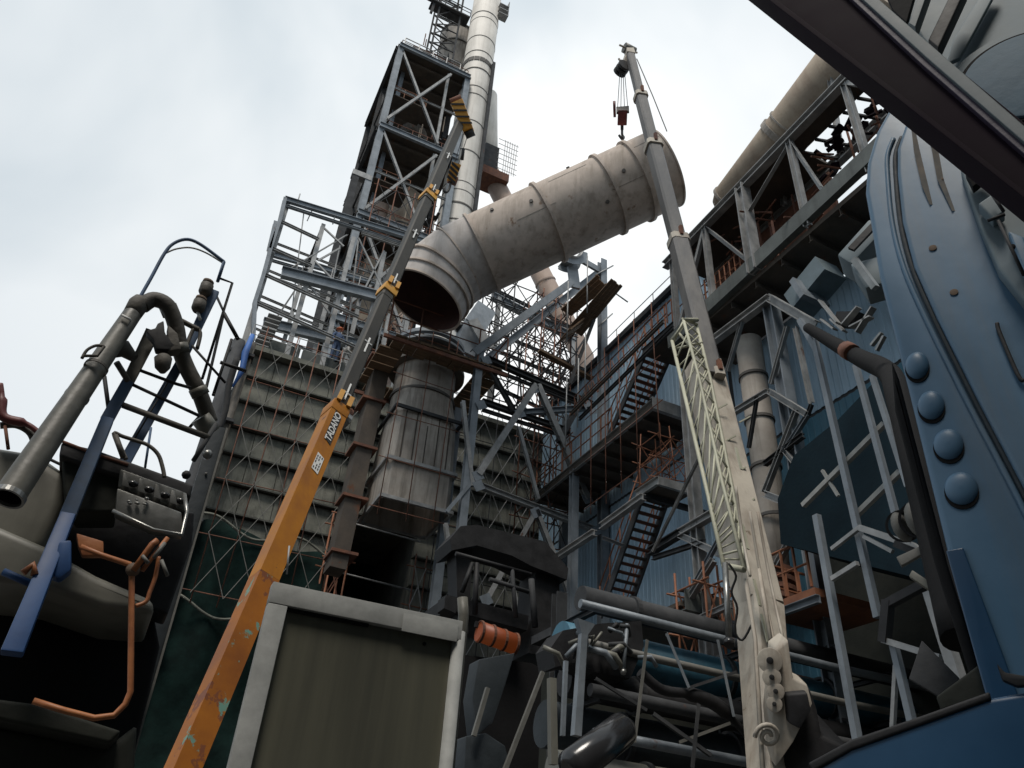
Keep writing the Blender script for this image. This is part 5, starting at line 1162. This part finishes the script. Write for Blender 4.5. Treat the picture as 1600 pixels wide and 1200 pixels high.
for k, (x, y) in enumerate(((1427, 572), (1449, 634), (1476, 695), (1496, 764))):
    p = at(x + 6, y, n=N1 - .0); dn_ = at(x + 8, y + 32, n=N1) - p; dn_.normalize(); sd = NRM.cross(dn_)
    rx, ry = .050 + .004 * k, .076
    vs = []; n = 28; m_ = MB()
    for j in range(7):
        q = j / 6 * math.pi / 2
        for i in range(n):
            a = 2 * math.pi * i / n; vs.append(p + sd * rx * math.cos(q) ** .8 * math.cos(a) + dn_ * ry * math.cos(q) ** .8 * math.sin(a) - NRM * .03 * math.sin(q))
    m_.add(vs, [[j * n + i, j * n + (i + 1) % n, (j + 1) * n + (i + 1) % n, (j + 1) * n + i] for j in range(6) for i in range(n)], True)
    o = m_.build('oval_boss', 'bluem', t)
    m2 = MB(); vs = [p + dn_ * .016 + sd * (rx + .001) * math.cos(2 * math.pi * i / n) + dn_ * (ry + .001) * math.sin(2 * math.pi * i / n) - NRM * z_ for z_ in (0, .006) for i in range(n)]
    m2.add(vs, [[i, (i + 1) % n, (i + 1) % n + n, i + n] for i in range(n)] + [list(range(n, 2 * n))]).build('rubber_seal', 'rub', o)
for x, y, r_ in ((1459, 397, .018), (1492, 466, .018), (1473, 290, .009)):
    p = at(x, y, n=N1 - .0); disc(p - NRM * .048, NRM, r_, .006, 'ruststain', t, 'rust_plug')
for pts in (((1425, 190), (1436, 240), (1448, 290), (1455, 320)), ((1444, 185), (1462, 225), (1472, 280), (1490, 330))):
    pp = [at(a, b__, n=N1 - .047) for a, b__ in pts]
    vs = []; 
    for i, q in enumerate(pp):
        wv = .026 if 0 < i < 3 else .008; vs += [q - V((0, 0, 0)) + (ROT @ V((-wv, 0, 0))), q + (ROT @ V((wv, 0, 0)))]
    m_ = MB().add([v_ - NRM * .002 for v_ in vs], [[2 * i, 2 * i + 1, 2 * i + 3, 2 * i + 2] for i in range(3)]); m_.build('rust_streak', 'streakc', t)
pb2('lower_skirt', [(1270, 1200), (1330, 1165), (1440, 1128), (1548, 1090), (1640, 1075), (1900, 1040), (1900, 1400), (1270, 1400)], N1 - .12, .1, 'bluedeep', .02)
pb2('skirt_lip', [(1262, 1192), (1330, 1155), (1440, 1118), (1546, 1080), (1549, 1092), (1440, 1132), (1330, 1172), (1270, 1206)], N1 - .13, .2, 'black', .01)
pb2('foot_panel', [(1478, 860), (1505, 855), (1600, 1110), (1610, 1300), (1552, 1300), (1540, 1084)], N1 - .018, .017, 'bluedeep', .006)
pb2('black_edge_strip', [(1392, 560), (1404, 590), (1480, 880), (1546, 1090), (1528, 1096), (1460, 880), (1398, 640)], N1 + .16, .2, 'rub', .02)
pb2('corner_gusset', [(1462, 1088), (1540, 1030), (1552, 1088), (1470, 1110)], N1 + .05, .1, 'oliveb2', .01)
MB().prism([at(x, y, n=N1 - .14) for x, y in ((1557, 1035), (1570, 1050), (1600, 1055), (1640, 1050), (1640, 1068), (1590, 1072), (1566, 1062))], NRM * .04).build('latch', 'black', t, .008)
# hinge gear at right edge
tt = thing('hinge_assembly', at(1560, 340, n=3.2), 'teal steel hinge and latch blocks at the right edge under the plum beam', 'hinge')
pb2('hinge_plate', [(1500, 262), (1540, 275), (1610, 300), (1700, 340), (1700, 520), (1600, 470), (1560, 420), (1530, 350)], 3.28, .08, 'bluegrey', .015, tt)
pb2('latch_block', [(1528, 318), (1550, 303), (1570, 330), (1552, 342)], 3.2, .07, 'bluegrey', .01, tt); pb2('latch_block', [(1575, 360), (1600, 370), (1625, 430), (1600, 425)], 3.2, .07, 'bluem', .01, tt)
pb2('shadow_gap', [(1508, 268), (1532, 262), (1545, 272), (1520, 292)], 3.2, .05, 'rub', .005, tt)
for a, b__ in (((1548, 300), (1568, 330)), ((1543, 345), (1570, 335)), ((1560, 345), (1600, 430))): tub(tt, 'pin', [at(*a, n=3.15), at(*b__, n=3.15)], .008, 'black', 8)
disc(at(1582, 386, n=3.19), NRM, .012, .02, 'rub', tt, 'bolt')
# tank with round door, upper right
tt = thing('round_tank_door', at(1600, 110, n=3.7), 'blue-grey tank end with a round door and yellow stains in the top right corner', 'tank')
pb2('tank_wall', [(1330, -60), (1380, -40), (1440, 60), (1470, 90), (1640, 330), (1900, 420), (1900, -200), (1400, -200)], 3.9, .15, 'bluegrey', .02, tt)
pc = at(1612, 122, n=3.8)
MB().tube([pc - NRM * .0, pc - NRM * .05], .36, 56, smooth=False).build('round_door', 'doorblue', tt, .015); MB().ring(pc - NRM * .01, NRM, .365, .05, .018, 64).build('door_gasket', 'rub', tt)
MB().ring(pc + NRM * .02, NRM, .40, .03, .07, 64).build('door_frame', 'bluegrey', tt)
pb2('side_rib', [(1490, -20), (1510, -20), (1466, 75), (1450, 62)], 3.6, .1, 'black', .01, tt); pb2('side_rib', [(1440, -20), (1452, -20), (1430, 42), (1420, 36)], 3.5, .1, 'beamedge', .004, tt)
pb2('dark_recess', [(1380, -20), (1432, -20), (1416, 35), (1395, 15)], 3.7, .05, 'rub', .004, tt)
pb2('weld_seam', [(1540, -20), (1560, -20), (1500, 90), (1478, 100), (1490, 60)], 3.82, .03, 'bluegrey', .008, tt)
# plum beam across the corner
tt = thing('plum_beam', at(1420, 130, n=2.4), 'dark plum steel beam crossing the top right corner in front', 'beam')
pA, pB_ = at(1265, -25, n=2.45), at(1660, 290, n=2.55)
pb2('web', [(1120, -70), (1205, 0), (1400, 148), (1600, 303), (1800, 470), (1800, 330), (1600, 190), (1480, 92), (1360, -10), (1290, -70)], 2.5, .07, 'purple', .01, tt)
pb2('top_flange', [(1290, -70), (1338, -10), (1450, 92), (1600, 222), (1800, 380), (1800, 340), (1600, 196), (1480, 92), (1368, -6), (1310, -70)], 2.46, .035, 'beamedge', .004, tt)
pb2('inner_flange', [(1255, -70), (1300, -30), (1440, 100), (1600, 240), (1800, 410), (1800, 380), (1600, 222), (1450, 92), (1338, -10), (1285, -70)], 2.475, .03, 'plumlight', .003, tt)
pb2('bottom_flange', [(1110, -70), (1199, -2), (1400, 152), (1600, 309), (1800, 480), (1800, 466), (1600, 297), (1400, 141), (1212, -2), (1125, -70)], 2.47, .14, 'purple', .004, tt)

# ================================================================ LOWER CENTRE MACHINERY
t = thing('black_gantry', at(790, 920, y=15), 'black machinery gantry in shadow below the middle trestle', 'gantry')
def pg(name, pts, y, th, m_, bev=0, T=None): return MB().prism([at(px, py, y=y) for px, py in pts], (0, th, 0)).build(name, m_, T or t, bev, 2)
pg('top_deck', [(703, 842), (720, 822), (745, 820), (852, 846), (888, 888), (886, 906), (830, 884), (800, 868), (745, 852), (706, 860)], 14.6, .9, 'black')
pg('left_leg', [(712, 850), (738, 858), (732, 990), (716, 985)], 14.8, .5, 'black'); pg('right_leg', [(838, 885), (874, 900), (872, 1030), (826, 1020)], 14.8, .8, 'black')
pg('lower_deck', [(700, 930), (760, 944), (826, 962), (824, 985), (700, 952)], 14.7, 1.4, 'black'); pg('side_arm', [(696, 930), (716, 934), (712, 958), (694, 950)], 14.5, .4, 'black')
pg('base_block', [(715, 1022), (830, 1036), (880, 1060), (870, 1230), (700, 1230)], 14.5, .8, 'rub')
t = thing('orange_drum', at(776, 998, y=14.3), 'glowing orange warning drum lamp inside the black gantry', 'lamp')
MB().tube([at(748, 986, y=14.3), at(806, 1007, y=14.3)], .2, 20).build('lens', 'glow', t)
for a, b__ in ((750, 987), (768, 993), (786, 1000), (804, 1006)): MB().ring(at(a, b__, y=14.3), (1, 0, 0), .2, .05, .02, 20).build('guard_ring', 'rust', t)
mem(t, 'bracket', at(742, 975, y=14.4), at(812, 998, y=14.4), .06, .12, 'black', 'box')
# long pipes at lower right
specs = [(5.95, .20, 'steeldark', 'thin dark pipe topmost in the rack at lower right', 10.6), (5.3, .34, 'cladteal', 'teal blue pipe second from the top in the rack at lower right', 11.0), (4.62, .24, 'black', 'black pipe in the middle of the rack at lower right', 10.6),
         (4.05, .34, 'post', 'wide slate pipe near the bottom of the rack at lower right', 11.0), (3.35, .26, 'oliveb', 'olive pipe lowest in the rack at lower right', 10.4)]
for z, r_, m_, lb, y in specs:
    tt = thing('process_pipe', (9, y, z), lb, 'pipe', 'pipes in the lower rack')
    tub(tt, 'shell', [(5.6 + (z - 3) * .2, y, z), (14, y, z - .1)], r_, m_, 22)
    for x in (7.2, 9.3, 11.6): MB().ring((x, y, z - .03), (1, 0, 0), r_, .08, .05, 22).build('flange', 'steeldark', tt)
for z, y, r_, m_, lb in ((5.62, 10.1, .07, 'galvblue', 'thin pale conduit just below the topmost rack pipe'), (4.98, 9.9, .06, 'postedge', 'thin worn grey conduit between the teal pipe and the black pipe'), (4.3, 9.8, .09, 'steeldark', 'thin dark conduit in front of the wide slate pipe'), (3.72, 9.7, .07, 'galvblue', 'thin pale conduit just above the olive pipe')):
    tag(MB().tube([(5.9, y, z + .04), (8, y, z), (11, y, z - .05), (14, y, z - .02)], r_, 10).build('conduit', m_), lb, 'conduit', 'conduits in the lower rack')
tt = thing('pipe_rack', (9, 10.8, 0), 'dark steel rack carrying the pipes at lower right', 'pipe rack')
for x in (6.3, 9.6, 12.6):
    mem(tt, 'post', (x, 11.5, 0), (x, 11.5, 6.3), .2, .2, 'steeldark')
    for z in (5.7, 4.92, 4.35, 3.68, 3.05): mem(tt, 'bearer', (x, 10.2, z), (x, 11.5, z), .1, .1, 'steeldark')
tt = thing('dark_back_panel', (9.5, 12.5, 0), 'dark backing box standing in for the shade behind the lower pipe rack', 'shed')
MB().box(6.9, 12.4, 0, 13.4, 13.2, 5.9).build('backing_wall', 'oliveb2', tt); MB().box(6.7, 12.2, 5.9, 13.5, 13.3, 6.05).build('backing_roof', 'steeldark', tt)  # dark box put in as the gloom behind the pipes
tt = thing('curved_black_rail', at(1100, 1095, y=9.5), 'black curved rail sweeping across the lower pipes', 'rail')
tub(tt, 'rail', smoothpts([at(a, b__, y=9.3) for a, b__ in ((1000, 1050), (1035, 1078), (1080, 1085), (1125, 1105), (1172, 1155))], 5), [.07] * 10 + [.1] * 7 + [.05] * 4, 'black', 12)
tt = thing('flared_post', at(905, 1080, y=10), 'blue-grey post with a flared head at bottom centre', 'post')
MB().taper(at(900, 1150, y=9.6), at(911, 990, y=9.6), .11, .11, .10, .10).build('post', 'galvblue', tt); MB().taper(at(911, 992, y=9.6), at(913, 972, y=9.6), .1, .1, .3, .12).build('head', 'galvblue', tt)
tt = thing('dark_valve_block', at(935, 1020, y=9.9), 'dark tangled valve block above the flared post', 'valve block')
MB().prism([at(x, y, y=9.9) for x, y in ((862, 1010), (880, 985), (940, 974), (1002, 970), (1006, 1010), (985, 1060), (930, 1050), (900, 1035), (868, 1042))], (0, .5, 0)).build('block', 'black', tt)
for k in range(16):
    a = (random.uniform(868, 1000), random.uniform(985, 1050)); p = at(*a, y=9.8); q = p + V((random.uniform(-.5, .5), -.05, random.uniform(-.25, .25)))
    tub(tt, 'small_pipe', [p, p.lerp(q, .5) + V((0, -.1, .05)), q], random.choice((.02, .035, .05)), random.choice(('black', 'steeldark', 'galvblue', 'oliveb')), 8)
tub(tt, 'hose_tail', [at(980, 975, y=9.7), at(974, 1046, y=9.7)], .03, 'galvblue', 8); MB().ball(at(974, 1050, y=9.7), .05, n=8).build('nozzle', 'tray', tt)
tt = thing('glossy_cylinder', at(935, 1165, y=7), 'glossy black cylinder lying at the bottom edge of the picture', 'cylinder')
tub(tt, 'shell', [at(890, 1205, y=7), at(894, 1200, y=7), at(972, 1140, y=7.2), at(985, 1134, y=7.2)], [.1, .17, .17, .08], 'blackgloss', 28)
for i, (a, b__, w_, lb, m_) in enumerate((((848, 1050), (786, 1210), .05, 'thin slanting rod at bottom centre left of the flared post', 'postedge'), ((884, 1033), (879, 1150), .05, 'thin upright rod just left of the flared post', 'galvblue'), ((740, 1150), (762, 1075), .05, 'short pale slanting rod right of the framed cabinet', 'postedge'), ((862, 1060), (864, 1195), .09, 'dull green upright bar at bottom centre', 'oliveb'))):
    tag(MB().beam(at(*a, y=8.8), at(*b__, y=8.8), w_, w_, 'box').build('steel_rod', m_), lb, 'rod')
tt = thing('grey_green_hopper_foot', at(770, 1090, y=9), 'grey-green twisted metal chute beside the framed cabinet', 'chute')
MB().prism([at(x, y, y=9) for x, y in ((748, 1030), (805, 1020), (790, 1070), (770, 1130), (745, 1150), (738, 1090))], (0, .3, 0)).build('plate', 'post', tt, .02)
MB().prism([at(x, y, y=8.9) for x, y in ((728, 1150), (760, 1145), (790, 1165), (800, 1210), (725, 1210))], (0, .3, 0)).build('foot', 'post', tt, .02)
# orange platform right of the boom
t = thing('small_orange_platform', at(1255, 915, x=10.5), 'small orange-railed platform right of the cream boom', 'platform')
p = at(1225, 905, x=11); q = at(1285, 925, x=11)
MB().box(10.6, q.y - .2, q.z - .2, 12.5, p.y + .4, q.z - .05).build('deck', 'orange', t)
railing(t, [(10.65, q.y - .1, q.z), (10.65, p.y + .3, q.z), (12.4, p.y + .3, q.z)], h=.9, step=.35, r=.03, m='orange')
mem(t, 'edge_beam', (10.55, q.y - .3, q.z - .3), (10.55, p.y + .5, q.z - .3), .1, .15, 'galvblue', 'C')
# shed roof stack behind near frame (dark deck)
t = thing('dark_deck', (10, 7, 8.5), 'dark teal hood hanging behind the near blue-grey frame', 'hood')
MB().prism([at(x, y, x=10.5) for x, y in ((1240, 712), (1310, 655), (1372, 590), (1420, 700), (1500, 960), (1420, 900), (1220, 850), (1215, 780))], (2.5, 0, 0)).build('hood_shell', 'hoodnavy', t)

tt = thing('twin_round_fitting', at(1420, 820, x=7.6), 'pair of grey round fittings beside the near posts left of the blue machine', 'fitting')
for a, b__, r_ in ((1411, 822, .17), (1436, 812, .20)):
    p = at(a, b__, x=7.5); MB().ball(p, r_, (1, .5, 1.15), 16).build('round_cap', 'postedge', tt)
    MB().ring(p, (CAM - p), r_ * .92, .08, .03, 24).build('rim', 'black', tt)
mem(tt, 'arm', at(1400, 850, x=7.7), at(1450, 870, x=7.7), .08, .08, 'black', 'box')
tt = thing('sheet_deflector', at(1440, 960, x=7.2), 'dark folded sheet deflector between the near posts and the blue machine', 'deflector')
for pts, m_ in ((((1400, 870), (1460, 842), (1468, 850), (1408, 884)), 'postedge'), (((1425, 890), (1478, 925), (1472, 935), (1420, 900)), 'oliveb'), (((1440, 1000), (1500, 1060), (1470, 1090), (1420, 1060)), 'steeldark')):
    MB().prism([at(x, y, x=8.6) if 0 else at(x, y, n=6.6) for x, y in pts], NRM * .06).build('sheet', m_, tt, .01)

# extra fittings: gantry pipework, lower centre steel
gt = [o for o in bpy.data.objects if o.name == 'black_gantry'][0]
for a, b__, w_ in (((712, 865), (830, 898), .05), ((745, 880), (742, 960), .06), ((800, 890), (806, 965), .05), ((830, 905), (836, 980), .07), ((765, 905), (826, 925), .05), ((722, 925), (738, 880), .05)):
    tub(gt, 'pipe_run', [at(*a, y=14.4), at(*b__, y=14.4)], w_, random.choice(('black', 'steeldark')), 8)
tt = thing('bracing_cluster', at(1050, 1050, y=9.2), 'cluster of thin pale braces in front of the lower pipes', 'bracing')
for a, b__, w_ in (((1040, 990), (1075, 1075), .05), ((1075, 1075), (1150, 1050), .04), ((1010, 1000), (990, 1160), .05), ((1090, 1100), (1080, 1200), .06), ((930, 1060), (1010, 1110), .04), ((1020, 1115), (1110, 1180), .05), ((1120, 1000), (1145, 1120), .05), ((1060, 1160), (1140, 1130), .04)):
    mem(tt, 'brace', at(*a, y=9.2), at(*b__, y=9.2), w_, w_, random.choice(('galvblue', 'postedge', 'steeldark')), 'L')
for k in range(0):
    x = 1000 + 26 * k; tub(tt, 'hose', smoothpts([at(x, 1100 + 6 * k, y=9.0), at(x + 14, 1135 + 5 * k, y=8.8), at(x + 40, 1150 + 6 * k, y=8.8), at(x + 52, 1200 + 4 * k, y=8.9)], 5), random.choice((.022, .03, .04)), random.choice(('hose', 'steeldark', 'pipegrey', 'post')), 8)
# bolts and seams on the blue machine
bmach = [o for o in bpy.data.objects if o.name == 'blue_machine'][0]
for k in range(16):
    q = k / 15; x = 1480 + 125 * q; y = 330 + 590 * q * 1.02 - 60; p = at(x - 20, y, n=N1 - .05)
    if 0: MB().tube([p, p - NRM * .008], .007, 6, smooth=False).build('bolt', 'bluegrey', bmach)
for a, b__ in (((1480, 300), (1600, 560)), ((1520, 600), (1700, 540))):
    pass
tub(bmach, 'grab_bar', smoothpts([at(x, y, n=N1 - .06) for x, y in ((1558, 505), (1562, 520), (1590, 585), (1600, 595))], 4), .009, 'black', 8)
